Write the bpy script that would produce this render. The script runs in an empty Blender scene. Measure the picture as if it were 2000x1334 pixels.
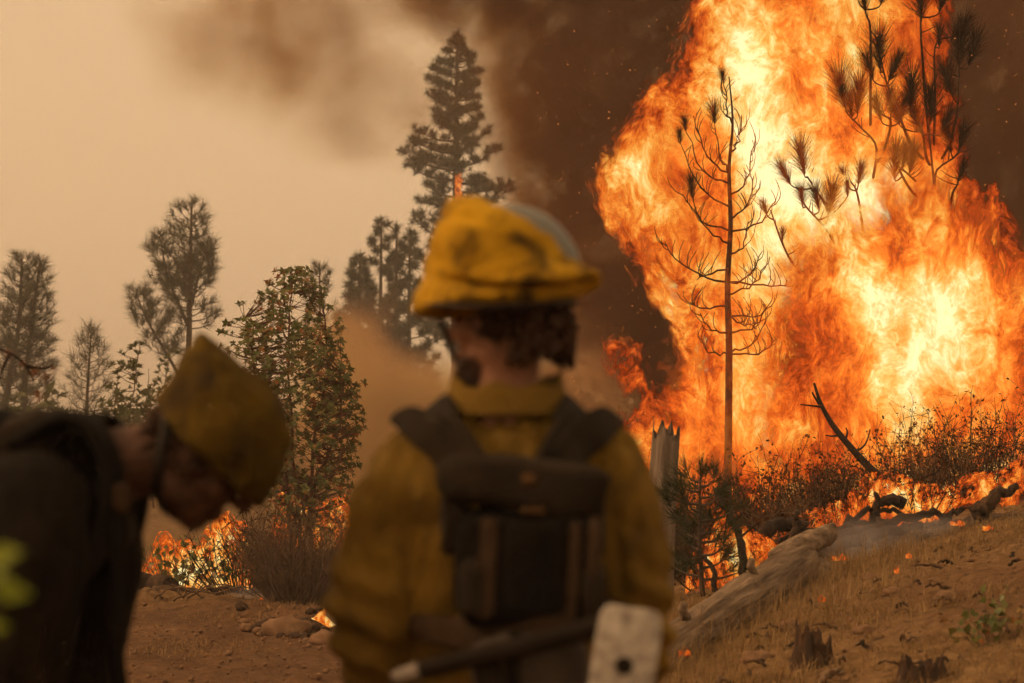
import bpy, math, random
import numpy as np
from mathutils import Vector, Matrix

# ------------------------------------------------------------------ camera, sky, sun, exposure
scene = bpy.context.scene
C = scene.collection
F_PX = 3889.0          # focal length in photo pixels (70 mm on a 36 mm sensor, 2000 px wide)
CAM_H = 1.5            # eye height
HOR = 850.0            # photo row of the horizon

cam_d = bpy.data.cameras.new('camera')
cam = bpy.data.objects.new('camera', cam_d)
C.objects.link(cam)
cam.location = (0, 0, CAM_H)
cam.rotation_euler = (math.radians(90), 0, 0)
cam_d.lens = 70
cam_d.sensor_width = 36
cam_d.shift_y = (HOR - 667.0) / 2000.0
cam_d.clip_start = 0.1
cam_d.clip_end = 4000
cam_d.dof.use_dof = True
cam_d.dof.focus_distance = 19.5
cam_d.dof.aperture_fstop = 3.4
scene.camera = cam

SUN_EL, SUN_AZ = math.radians(40), math.radians(-97)   # azimuth from +Y towards +X
world = bpy.data.worlds.new('World')
scene.world = world
world.use_nodes = True
wt = world.node_tree
wt.nodes.clear()
w_out = wt.nodes.new('ShaderNodeOutputWorld')
w_sky = wt.nodes.new('ShaderNodeTexSky')
w_sky.sky_type = 'NISHITA'
w_sky.sun_disc = False
w_sky.sun_elevation = SUN_EL
w_sky.sun_rotation = SUN_AZ
w_sky.dust_density = 8.0
w_tint = wt.nodes.new('ShaderNodeMix'); w_tint.data_type = 'RGBA'; w_tint.blend_type = 'MULTIPLY'
w_tint.inputs['Factor'].default_value = 1.0
w_tint.inputs['B'].default_value = (1.0, 0.55, 0.22, 1)      # daylight filtered by smoke
wt.links.new(w_sky.outputs[0], w_tint.inputs['A'])
w_bg1 = wt.nodes.new('ShaderNodeBackground'); w_bg1.inputs['Strength'].default_value = 0.05
wt.links.new(w_tint.outputs['Result'], w_bg1.inputs['Color'])
w_bg2 = wt.nodes.new('ShaderNodeBackground')                 # the smoke pall: even tan
w_bg2.inputs['Color'].default_value = (0.73, 0.465, 0.25, 1)
w_bg2.inputs['Strength'].default_value = 1.0
w_add = wt.nodes.new('ShaderNodeAddShader')
wt.links.new(w_bg1.outputs[0], w_add.inputs[0]); wt.links.new(w_bg2.outputs[0], w_add.inputs[1])
wt.links.new(w_add.outputs[0], w_out.inputs['Surface'])

sun_d = bpy.data.lights.new('sun', 'SUN')
sun_d.energy = 1.0
sun_d.angle = math.radians(11)
sun_d.color = (1.0, 0.70, 0.42)
sun = bpy.data.objects.new('sun', sun_d)
C.objects.link(sun)
_sd = Vector((math.sin(SUN_AZ) * math.cos(SUN_EL), math.cos(SUN_AZ) * math.cos(SUN_EL), math.sin(SUN_EL)))
sun.rotation_euler = _sd.to_track_quat('Z', 'Y').to_euler()
sun.location = (-20, -5, 30)

scene.view_settings.view_transform = 'Standard'
scene.view_settings.look = 'None'
scene.view_settings.exposure = 0.0
scene.view_settings.gamma = 1.0
scene.view_settings.use_curve_mapping = False
cy = scene.cycles
cy.use_denoising = True
cy.use_adaptive_sampling = True
cy.adaptive_threshold = 0.04
cy.adaptive_min_samples = 8
cy.max_bounces = 8
cy.diffuse_bounces = 2
cy.glossy_bounces = 2
cy.transmission_bounces = 2
cy.volume_bounces = 0
cy.transparent_max_bounces = 32
cy.volume_step_rate = 1.0
cy.volume_max_steps = 128
cy.sample_clamp_indirect = 4.0
cy.caustics_reflective = False
cy.caustics_refractive = False

# ------------------------------------------------------------------ helpers
rng = np.random.default_rng(7)
random.seed(7)

def P(u, v, Y):
    """photo pixel at distance Y -> point"""
    return np.array([(u - 1000.0) / F_PX * Y, Y, CAM_H + (HOR - v) / F_PX * Y])

_perm = np.random.default_rng(3).permutation(256)
_perm = np.concatenate([_perm, _perm, _perm])
_g = np.random.default_rng(4).normal(size=(256, 3)); _g /= np.linalg.norm(_g, axis=1)[:, None]

def pnoise(p):
    p = np.asarray(p, float)
    i = np.floor(p).astype(int); f = p - i
    w = f * f * f * (f * (f * 6 - 15) + 10)
    i &= 255
    out = 0.0
    for dx in (0, 1):
        for dy in (0, 1):
            for dz in (0, 1):
                h = _perm[_perm[_perm[(i[..., 0] + dx) & 255] + ((i[..., 1] + dy) & 255)] + ((i[..., 2] + dz) & 255)] & 255
                g = _g[h]
                d = g[..., 0] * (f[..., 0] - dx) + g[..., 1] * (f[..., 1] - dy) + g[..., 2] * (f[..., 2] - dz)
                out = out + d * (w[..., 0] if dx else 1 - w[..., 0]) * (w[..., 1] if dy else 1 - w[..., 1]) * (w[..., 2] if dz else 1 - w[..., 2])
    return out * 1.6

def fbm(p, octaves=4, lac=2.03, gain=0.5):
    p = np.asarray(p, float); a = 1.0; s = 0.0; t = 0.0
    for k in range(octaves):
        s = s + a * pnoise(p + 17.3 * k); t += a
        a *= gain; p = p * lac
    return s / t

def smooth(a, b, x):
    t = np.clip((x - a) / (b - a), 0, 1)
    return t * t * (3 - 2 * t)

class MB:
    """collects vertices and faces for one mesh"""
    def __init__(self):
        self.v = []; self.n = 0; self.t = []; self.q = []
    def add(self, v, tris=None, quads=None):
        v = np.asarray(v, float).reshape(-1, 3)
        if tris is not None and len(tris): self.t.append(np.asarray(tris, int).reshape(-1, 3) + self.n)
        if quads is not None and len(quads): self.q.append(np.asarray(quads, int).reshape(-1, 4) + self.n)
        self.v.append(v); self.n += len(v)
        return self
    def tube(self, pts, rad, seg=6, cap=True, flat=1.0):
        v, q, t = tube_arrays(pts, rad, seg, cap, flat)
        return self.add(v, t, q)
    def mesh(self, name, smooth_shade=True):
        v = np.concatenate(self.v) if self.v else np.zeros((0, 3))
        t = np.concatenate(self.t) if self.t else np.zeros((0, 3), int)
        q = np.concatenate(self.q) if self.q else np.zeros((0, 4), int)
        me = bpy.data.meshes.new(name)
        me.vertices.add(len(v)); me.vertices.foreach_set('co', v.ravel())
        nl = t.size + q.size; npoly = len(t) + len(q)
        me.loops.add(nl); me.loops.foreach_set('vertex_index', np.concatenate([t.ravel(), q.ravel()]).astype(np.int32))
        me.polygons.add(npoly)
        starts = np.concatenate([np.arange(len(t)) * 3, t.size + np.arange(len(q)) * 4]).astype(np.int32)
        me.polygons.foreach_set('loop_start', starts)
        me.update(calc_edges=True)
        me.validate()
        if smooth_shade: me.shade_smooth()
        return me
    def build(self, name, mat, parent=None, smooth_shade=True, origin=None):
        if origin is not None:
            o3 = np.asarray(origin, float)
            self.v = [x - o3 for x in self.v]
        me = self.mesh(name, smooth_shade)
        if mat is not None: me.materials.append(mat)
        return link(name, me, parent, origin)

def link(name, me, parent=None, origin=None):
    o = bpy.data.objects.new(name, me); C.objects.link(o)
    if parent is not None:
        o.parent = parent
        if origin is not None:
            w = Vector(origin) - _wloc(parent); o.location = w
        else:
            o.location = -_wloc(parent)
    elif origin is not None:
        o.location = Vector(origin)
    return o

def _wloc(o):
    l = Vector(o.location)
    while o.parent is not None:
        o = o.parent; l = l + Vector(o.location)
    return l

def tube_arrays(pts, rad, seg=6, cap=True, flat=1.0):
    pts = np.asarray(pts, float); n = len(pts)
    rad = np.broadcast_to(np.asarray(rad, float), (n,))
    tan = np.gradient(pts, axis=0); tan /= np.linalg.norm(tan, axis=1)[:, None] + 1e-12
    ref = np.array([0, 0, 1.0]) if abs(tan[0][2]) < 0.9 else np.array([0, 1.0, 0])
    u = np.cross(ref, tan[0]); u /= np.linalg.norm(u) + 1e-12
    U = [u]
    for k in range(1, n):
        u = u - tan[k] * np.dot(u, tan[k]); u /= np.linalg.norm(u) + 1e-12; U.append(u)
    U = np.array(U); W = np.cross(tan, U)
    a = np.arange(seg) / seg * 2 * np.pi
    v = pts[:, None] + rad[:, None, None] * (np.cos(a)[None, :, None] * U[:, None] + flat * np.sin(a)[None, :, None] * W[:, None])
    v = v.reshape(-1, 3)
    i = np.arange(n - 1)[:, None] * seg; j = np.arange(seg)[None]; k = (j + 1) % seg
    q = np.stack([i + j, i + k, i + seg + k, i + seg + j], -1).reshape(-1, 4)
    t = []
    if cap:
        v = np.vstack([v, pts[0], pts[-1]]); b = n * seg
        jj = np.arange(seg); kk = (jj + 1) % seg
        t = np.vstack([np.stack([np.full(seg, b), kk, jj], -1), np.stack([np.full(seg, b + 1), (n - 1) * seg + jj, (n - 1) * seg + kk], -1)])
    return v, q, t

def curve(pts, n=12):
    """Catmull-Rom through the points"""
    p = np.asarray(pts, float)
    if len(p) == 2: return p[0] + (p[1] - p[0]) * np.linspace(0, 1, n)[:, None]
    p = np.vstack([2 * p[0] - p[1], p, 2 * p[-1] - p[-2]])
    m = len(p) - 3; out = []
    for t in np.linspace(0, m - 1e-6, n):
        k = int(t); f = t - k; a, b, c, d = p[k:k + 4]
        out.append(0.5 * (2 * b + (c - a) * f + (2 * a - 5 * b + 4 * c - d) * f * f + (3 * b - 3 * c + d - a) * f ** 3))
    return np.array(out)

def tag(o, label, cat, group=None, kind=None):
    if label: o['label'] = label
    if cat: o['category'] = cat
    if group: o['group'] = group
    if kind: o['kind'] = kind
    return o

def thing(name, loc, label, cat, group=None):
    o = bpy.data.objects.new(name, None); C.objects.link(o)
    o.empty_display_size = 0.1
    o.location = Vector(loc)
    return tag(o, label, cat, group)

def frames(d):
    """rotation matrices whose z axis is d (N,3)"""
    d = d / (np.linalg.norm(d, axis=1)[:, None] + 1e-12)
    ref = np.where(np.abs(d[:, 2:3]) < 0.9, np.array([[0, 0, 1.0]]), np.array([[1.0, 0, 0]]))
    x = np.cross(ref, d); x /= np.linalg.norm(x, axis=1)[:, None] + 1e-12
    y = np.cross(d, x)
    return np.stack([x, y, d], -1)

def scatter(mb, tv, tt, pos, dirs, scale, spin=True, r=None):
    """many copies of a small triangle template, as one mesh"""
    r = r or rng
    n = len(pos)
    M = frames(dirs)
    if spin:
        a = r.uniform(0, 2 * np.pi, n); c, s = np.cos(a), np.sin(a)
        Z = np.zeros((n, 3, 3)); Z[:, 0, 0] = c; Z[:, 0, 1] = -s; Z[:, 1, 0] = s; Z[:, 1, 1] = c; Z[:, 2, 2] = 1
        M = M @ Z
    sc = np.asarray(scale, float).reshape(-1, 1, 1) if np.ndim(scale) else scale
    v = np.einsum('nij,kj->nki', M, tv) * sc + np.asarray(pos)[:, None]
    t = tt[None] + (np.arange(n) * len(tv))[:, None, None]
    mb.add(v.reshape(-1, 3), t.reshape(-1, 3))

# ------------------------------------------------------------------ materials
def new_mat(name):
    m = bpy.data.materials.new(name); m.use_nodes = True
    nt = m.node_tree; nt.nodes.clear()
    return m, nt

class NT:
    """tiny node-tree writer"""
    def __init__(self, nt): self.nt = nt
    def n(self, typ, **kw):
        nd = self.nt.nodes.new(typ)
        for k, v in kw.items(): setattr(nd, k, v)
        return nd
    def link(self, a, b): self.nt.links.new(a, b)
    def put(self, nd, key, val):
        if isinstance(val, bpy.types.NodeSocket): self.link(val, nd.inputs[key])
        else: nd.inputs[key].default_value = val
    def math(self, op, a, b=0.0, c=None, clamp=False):
        nd = self.n('ShaderNodeMath', operation=op, use_clamp=clamp)
        self.put(nd, 0, a); self.put(nd, 1, b)
        if c is not None: self.put(nd, 2, c)
        return nd.outputs[0]
    def vmath(self, op, a, b):
        nd = self.n('ShaderNodeVectorMath', operation=op)
        self.put(nd, 0, a)
        if op == 'SCALE': self.put(nd, 'Scale', b)
        else: self.put(nd, 1, b)
        return nd.outputs[0]
    def coord(self, which='Object'): return self.n('ShaderNodeTexCoord').outputs[which]
    def mapping(self, vec, scale=(1, 1, 1), loc=(0, 0, 0), rot=(0, 0, 0)):
        nd = self.n('ShaderNodeMapping'); self.link(vec, nd.inputs['Vector'])
        nd.inputs['Scale'].default_value = scale; nd.inputs['Location'].default_value = loc; nd.inputs['Rotation'].default_value = rot
        return nd.outputs[0]
    def noise(self, vec, scale, detail=4, rough=0.5, dist=0.0, out='Fac', typ='FBM', norm=True):
        nd = self.n('ShaderNodeTexNoise', noise_dimensions='3D')
        nd.noise_type = typ
        if hasattr(nd, 'normalize') and typ == 'FBM': nd.normalize = norm
        if vec is not None: self.link(vec, nd.inputs['Vector'])
        nd.inputs['Scale'].default_value = scale; nd.inputs['Detail'].default_value = detail
        nd.inputs['Roughness'].default_value = rough; nd.inputs['Distortion'].default_value = dist
        return nd.outputs['Fac' if out == 'Fac' else 'Color']
    def ramp(self, fac, stops, interp='LINEAR'):
        nd = self.n('ShaderNodeValToRGB'); nd.color_ramp.interpolation = interp
        cr = nd.color_ramp
        col4 = lambda c: (*c, 1) if len(c) == 3 else c
        cr.elements[1].position = 1.0; cr.elements[0].position = 0.0
        cr.elements[0].color = col4(stops[0][1]); cr.elements[-1].color = col4(stops[-1][1])
        for p_, c_ in stops[1:-1]:
            e_ = cr.elements.new(p_); e_.color = col4(c_)
        cr.elements[0].position = stops[0][0]; cr.elements[-1].position = stops[-1][0]
        self.link(fac, nd.inputs[0])
        return nd.outputs[0]
    def mrange(self, val, a, b, c=0.0, d=1.0, smoothstep=False):
        nd = self.n('ShaderNodeMapRange'); nd.clamp = True
        if smoothstep: nd.interpolation_type = 'SMOOTHSTEP'
        self.put(nd, 0, val)
        for k, x in zip((1, 2, 3, 4), (a, b, c, d)): self.put(nd, k, x)
        return nd.outputs[0]
    def mix(self, fac, a, b, blend='MIX'):
        nd = self.n('ShaderNodeMix', data_type='RGBA', blend_type=blend)
        self.put(nd, 'Factor', fac)
        for k, x in (('A', a), ('B', b)):
            if isinstance(x, tuple) and len(x) == 3: x = (*x, 1)
            self.put(nd, k, x)
        return nd.outputs['Result']
    def attr(self, name): return self.n('ShaderNodeAttribute', attribute_name=name).outputs['Fac']

def pbr(name, stops, scale=8.0, rough=0.85, bump=0.3, bump_scale=40.0, bump_dist=0.01, detail=5, sub=0.0, spec=0.25, stretch=(1, 1, 1), sheen=0.0, back=None, transl=0.0):
    """procedural matte material: noise-driven colour between stops, fine bump"""
    m, nt = new_mat(name); N = NT(nt)
    co = N.mapping(N.coord('Object'), scale=stretch)
    f = N.noise(co, scale, detail, 0.6, 0.4)
    f = N.mrange(f, 0.28, 0.72)
    col = N.ramp(f, stops)
    b = N.n('ShaderNodeBsdfPrincipled')
    N.link(col, b.inputs['Base Color']); b.inputs['Roughness'].default_value = rough
    b.inputs['Specular IOR Level'].default_value = spec
    if bump:
        h = N.noise(co, bump_scale, 5, 0.6)
        bn = N.n('ShaderNodeBump'); bn.inputs['Strength'].default_value = bump; bn.inputs['Distance'].default_value = bump_dist
        N.link(h, bn.inputs['Height']); N.link(bn.outputs[0], b.inputs['Normal'])
    if sheen: b.inputs['Sheen Weight'].default_value = sheen
    o = N.n('ShaderNodeOutputMaterial')
    if transl:
        tr = N.n('ShaderNodeBsdfTranslucent'); N.link(col, tr.inputs['Color'])
        ms = N.n('ShaderNodeMixShader'); ms.inputs[0].default_value = transl
        N.link(b.outputs[0], ms.inputs[1]); N.link(tr.outputs[0], ms.inputs[2]); N.link(ms.outputs[0], o.inputs['Surface'])
    else:
        N.link(b.outputs[0], o.inputs['Surface'])
    return m
# ------------------------------------------------------------------ the ground
def gz(x, y):
    """height of the ground: a flat dirt track on one side, a bank rising on the other"""
    x = np.asarray(x, float); y = np.asarray(y, float)
    ramp = 0.25 * 0.35 * np.logaddexp(0, (x - 0.3) / 0.35)
    cap = 1.02 + 0.012 * np.maximum(y - 15, 0)
    k = 0.12
    z = -k * np.logaddexp(-ramp / k, -cap / k)
    z = np.where(y > 60, z * smooth(160, 60, y), z)
    z = z + 0.10 * smooth(19, 24, y) * smooth(2, -1, x)
    q = np.stack([x, y, np.zeros_like(x + y)], -1)
    z = z + 0.05 * fbm(q * 0.6, 3)
    # spoil berm pushed up along the edge of the track
    edge = 17.0 + 0.5 * np.sin(x * 1.3) - 1.6 * smooth(-2.2, -0.6, x) - 1.2 * smooth(-0.8, 0.6, x)
    z = z + 0.10 * np.exp(-((y - edge) / 0.5) ** 2) * smooth(1.6, 0.2, x) * (1 + 0.8 * fbm(q * 3, 3))
    return z

def G(x, y): return float(gz(np.array([x]), np.array([y]))[0])

def on_ground(u, Y):
    x = (u - 1000.0) / F_PX * Y
    return np.array([x, Y, G(x, Y)])

def axis(segments):
    out = []
    for a, b, s in segments: out.append(np.arange(a, b, s))
    return np.concatenate(out + [[segments[-1][1]]])

def make_ground():
    xs = axis([(-900, -300, 200), (-300, -60, 40), (-60, -12, 6), (-12, -5, .35), (-5, 5.6, .045), (5.6, 12, .4), (12, 60, 6), (60, 300, 40), (300, 900, 200)])
    ys = axis([(-120, -20, 20), (-20, 2, 1.0), (2, 7, .2), (7, 19.5, .05), (19.5, 27, .25), (27, 60, 2), (60, 200, 10), (200, 600, 80), (600, 1000, 200)])
    X, Y = np.meshgrid(xs, ys, indexing='ij')
    Z = gz(X, Y)
    q = np.stack([X, Y, np.zeros_like(X)], -1)
    near = smooth(-6, -5, X) * smooth(6.2, 5.4, X) * smooth(6, 7.5, Y) * smooth(21, 19, Y)
    track = smooth(1.0, 0.1, X + 0.25 * fbm(q * 0.9, 3) - 0.10 * (Y - 12)) * smooth(17.6, 16.4, Y + 0.4 * fbm(q * 1.1, 2))
    rough = fbm(q * 5.0, 4); clod = np.maximum(fbm(q * 11.0, 3), 0)
    Z = Z + near * (0.028 * rough + 0.055 * clod * (1 - 0.4 * track) + .05 * np.maximum(fbm(q * 3.1 + 9, 3), 0) * (1 - track))
    # shallow ruts of the track
    Z = Z - near * track * 0.025 * (np.exp(-((X + 2.1) / .25) ** 2) + np.exp(-((X + 0.9) / .25) ** 2))
    ash = smooth(0.9, 0.1, np.abs(Y - (15.6 + 0.5 * fbm(q * .8, 2)))) * smooth(1.6, 2.4, X) * smooth(5, 3.4, X)
    ash = np.maximum(ash, smooth(15.8, 17.5, Y) * smooth(26, 22, Y) * smooth(.2, 1.2, X))
    ash = np.maximum(ash, smooth(0.8, 0.2, np.hypot((X + 2.1) / 1.4, (Y - 17.9) / .9)))
    patch = np.exp(-((X - 2.9) / .9) ** 2 - ((Y - 11.3) / 1.9) ** 2) + .8 * np.exp(-((X - 1.2) / .5) ** 2 - ((Y - 9.2) / .8) ** 2)
    track = np.clip(track + .85 * patch * (1 + fbm(q * 2.3, 3)), 0, 1)
    nx, ny = X.shape
    idx = np.arange(nx * ny).reshape(nx, ny)
    quads = np.stack([idx[:-1, :-1], idx[1:, :-1], idx[1:, 1:], idx[:-1, 1:]], -1).reshape(-1, 4)
    mb = MB().add(np.stack([X, Y, Z], -1), quads=quads)
    m, nt = new_mat('dirt_and_dry_grass'); N = NT(nt)
    co = N.coord('Object')
    n1 = N.noise(co, 1.3, 6, 0.6, 0.5); n2 = N.noise(co, 14, 6, 0.65); n3 = N.noise(co, 60, 4, 0.6)
    dirt = N.ramp(N.mrange(N.math('ADD', N.math('MULTIPLY', n1, .45), N.math('MULTIPLY', n2, .55)), .32, .68),
                  [(0, (.066, .036, .018)), (.45, (.128, .070, .036)), (.75, (.19, .108, .056)), (1, (.29, .18, .105))])
    dry = N.ramp(N.mrange(n2, .3, .7), [(0, (.085, .050, .020)), (.5, (.21, .128, .055)), (1, (.36, .24, .115))])
    tr = N.math('ADD', N.attr('track'), N.math('MULTIPLY', N.math('SUBTRACT', n2, .5), .9), clamp=True)
    col = N.mix(tr, dry, dirt)
    pale = N.mrange(N.noise(co, 2.6, 5, .7, 1.5), .63, .74, 0, .5)
    col = N.mix(pale, col, (.30, .20, .125))
    ashc = N.ramp(N.mrange(n2, .35, .65), [(0, (.012, .009, .008)), (.6, (.04, .032, .028)), (1, (.16, .13, .12))])
    af = N.mrange(N.math('ADD', N.attr('ash'), N.math('MULTIPLY', N.math('SUBTRACT', n1, .5), 1.2)), .35, .8)
    col = N.mix(af, col, ashc)
    col = N.mix(N.mrange(n3, .3, .7, .45, 0), col, (.04, .02, .010))
    col = N.mix(N.mrange(N.noise(co, 5.5, 6, .68, 1.0), .56, .68, 0, .75), col, (.035, .020, .011))
    b = N.n('ShaderNodeBsdfPrincipled'); N.link(col, b.inputs['Base Color'])
    b.inputs['Roughness'].default_value = .95; b.inputs['Specular IOR Level'].default_value = .1
    bn = N.n('ShaderNodeBump'); bn.inputs['Strength'].default_value = .8; bn.inputs['Distance'].default_value = .03
    N.link(N.math('ADD', n2, N.math('MULTIPLY', n3, .5)), bn.inputs['Height']); N.link(bn.outputs[0], b.inputs['Normal'])
    o = N.n('ShaderNodeOutputMaterial'); N.link(b.outputs[0], o.inputs['Surface'])
    g = mb.build('ground', m)
    for nm, arr in (('track', track), ('ash', ash)):
        a = g.data.attributes.new(nm, 'FLOAT', 'POINT'); a.data.foreach_set('value', arr.ravel().astype(np.float32))
    tag(g, 'reddish dirt track and bank of dry grass', 'ground', kind='structure')
make_ground()

# ------------------------------------------------------------------ haze and smoke
def box_mesh(mb, lo, hi):
    (x0, y0, z0), (x1, y1, z1) = lo, hi
    v = [(x0, y0, z0), (x1, y0, z0), (x1, y1, z0), (x0, y1, z0), (x0, y0, z1), (x1, y0, z1), (x1, y1, z1), (x0, y1, z1)]
    q = [(0, 3, 2, 1), (4, 5, 6, 7), (0, 1, 5, 4), (1, 2, 6, 5), (2, 3, 7, 6), (3, 0, 4, 7)]
    mb.add(v, quads=q)

HAZE_DENSITY = 0.0021
def make_haze():
    mb = MB(); box_mesh(mb, (-910, -130, -1.2), (910, 1010, 24))
    m, nt = new_mat('haze_air'); N = NT(nt)
    pv = N.n('ShaderNodeVolumePrincipled')
    pv.inputs['Color'].default_value = (.985, .94, .88, 1); pv.inputs['Density'].default_value = HAZE_DENSITY
    pv.inputs['Anisotropy'].default_value = 0.2
    o = N.n('ShaderNodeOutputMaterial'); N.link(pv.outputs[0], o.inputs['Volume'])
    h = mb.build('haze', m, smooth_shade=False)
    tag(h, 'tan smoke haze hanging in the air', 'haze', kind='stuff')
make_haze()

def ellipsoid(mb, c, r, nu=20, nv=12, lump=0.0, seed=0.0):
    a = np.linspace(0, 2 * np.pi, nu, endpoint=False); b = np.linspace(0, np.pi, nv + 1)[1:-1]
    A, B = np.meshgrid(a, b)
    d = np.stack([np.cos(A) * np.sin(B), np.sin(A) * np.sin(B), np.cos(B)], -1).reshape(-1, 3)
    d = np.vstack([d, [0, 0, 1], [0, 0, -1]])
    if lump: d = d * (1 + lump * fbm(d * 1.7 + seed, 3))[:, None]
    v = d * np.asarray(r) + np.asarray(c)
    n = nv - 1; q = []; t = []
    i = np.arange(n - 1)[:, None] * nu; j = np.arange(nu)[None]; k = (j + 1) % nu
    q = np.stack([i + j, i + nu + j, i + nu + k, i + k], -1).reshape(-1, 4)
    jj = np.arange(nu); kk = (jj + 1) % nu
    top = n * nu; bot = top + 1
    t = np.vstack([np.stack([np.full(nu, top), jj, kk], -1), np.stack([np.full(nu, bot), (n - 1) * nu + kk, (n - 1) * nu + jj], -1)])
    mb.add(v, t, q)
    return mb

def smoke(name, lobes, colour, absorb, dens, label, nscale=0.35, nstr=1.0, step=1.0, aniso=0.3, lo_hi=None, stretch=(1, 1, 1), warp=.9):
    """one billowing body of smoke; lobes = (centre, radii, weight)"""
    cs = np.array([l[0] for l in lobes], float); rs = np.array([l[1] for l in lobes], float)
    lo = (cs - 1.15 * rs).min(0); hi = (cs + 1.15 * rs).max(0)
    if lo_hi is not None:
        lo = np.maximum(lo, lo_hi[0]); hi = np.minimum(hi, lo_hi[1])
    mb = MB(); box_mesh(mb, lo, hi)
    m, nt = new_mat(name + '_volume'); N = NT(nt)
    co = N.coord('Object')
    mp = N.mapping(co, scale=stretch)
    wv = N.vmath('SCALE', N.vmath('SUBTRACT', N.noise(mp, nscale, 2, .5, out='Color'), (.5, .5, .5)), warp * 2)
    pw = N.vmath('ADD', co, wv)
    total = None
    for c, r, w in lobes:
        q = N.mapping(pw, scale=tuple(1.0 / np.array(r)), loc=tuple(-np.array(c) / np.array(r)))
        ln = N.n('ShaderNodeVectorMath', operation='LENGTH'); N.link(q, ln.inputs[0])
        s = N.mrange(ln.outputs['Value'], 1.0, 0.25, 0.0, w, smoothstep=True)
        total = s if total is None else N.math('MAXIMUM', total, s)
    n = N.noise(N.vmath('ADD', mp, N.vmath('SCALE', wv, .5)), nscale * 3.0, 4, .6)
    n = N.mrange(n, 0.5 - .28 / max(nstr, .01), 0.5 + .28 / max(nstr, .01), 0.05, 1.9)
    d = N.math('MULTIPLY', N.math('MULTIPLY', total, n), dens)
    pv = N.n('ShaderNodeVolumePrincipled')
    pv.inputs['Color'].default_value = (*colour, 1); pv.inputs['Absorption Color'].default_value = (*absorb, 1)
    pv.inputs['Anisotropy'].default_value = aniso
    N.link(d, pv.inputs['Density'])
    o = N.n('ShaderNodeOutputMaterial'); N.link(pv.outputs[0], o.inputs['Volume'])
    if hasattr(m, 'volume_step_rate'): m.volume_step_rate = step
    elif hasattr(m.cycles, 'volume_step_rate'): m.cycles.volume_step_rate = step
    ob = mb.build(name, m, smooth_shade=False)
    tag(ob, label, 'smoke', kind='stuff')
    return ob

def lobe(u, v, Y, ru, rv, ry, w):
    return (P(u, v, Y), np.array([ru / F_PX * Y, ry, rv / F_PX * Y]), w)

smoke('smoke_plume', [
    lobe(1195, 150, 30, 310, 480, 3.2, 1.0), lobe(1280, 560, 29, 260, 330, 2.6, .8), lobe(1130, 730, 28.5, 210, 190, 1.6, .30),
    lobe(1040, -190, 30, 500, 330, 3.5, .9), lobe(1980, 200, 29, 330, 620, 3.2, 1.0),
    lobe(1560, 0, 30, 600, 560, 3.0, 1.0), lobe(560, 30, 31, 330, 250, 2.2, .15), lobe(740, 200, 31, 230, 170, 1.8, .13)],
    (.155, .085, .050), (.36, .18, .04), 7.0, 'dark brown smoke plume rising behind the blaze', nscale=.42, nstr=1.8, step=3.0)
smoke('low_smoke', [lobe(790, 850, 27.5, 260, 200, 2.2, 1.0), lobe(700, 740, 28, 120, 210, 1.6, .5), lobe(1150, 800, 27, 200, 130, 1.3, .22)],
    (.99, .55, .32), (.5, .1, .0), 3.0, 'pale orange smoke drifting low behind the leafy tree', nscale=.6, nstr=1.1, step=3.0, aniso=0.0)  # orange scatter colour stands in for fire glow on this smoke

smoke('ground_smoke', [lobe(1690, 1070, 15.0, 150, 48, .5, 1.0), lobe(1800, 1030, 15.1, 110, 30, .4, .7)], (.80, .74, .76), (.2, .2, .2), .9, 'thin grey smoke creeping over the ash below the burning branches', nscale=1.6, nstr=1.2, step=3.0, aniso=0.0, warp=.25)
smoke('ground_smoke', [lobe(500, 1170, 17.6, 80, 34, .35, 1.0)], (.80, .74, .76), (.2, .2, .2), 1.1, 'wisp of grey smoke on the ash beside the dense bush', nscale=1.6, nstr=1.2, step=3.0, aniso=0.0, warp=.25)

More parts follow.
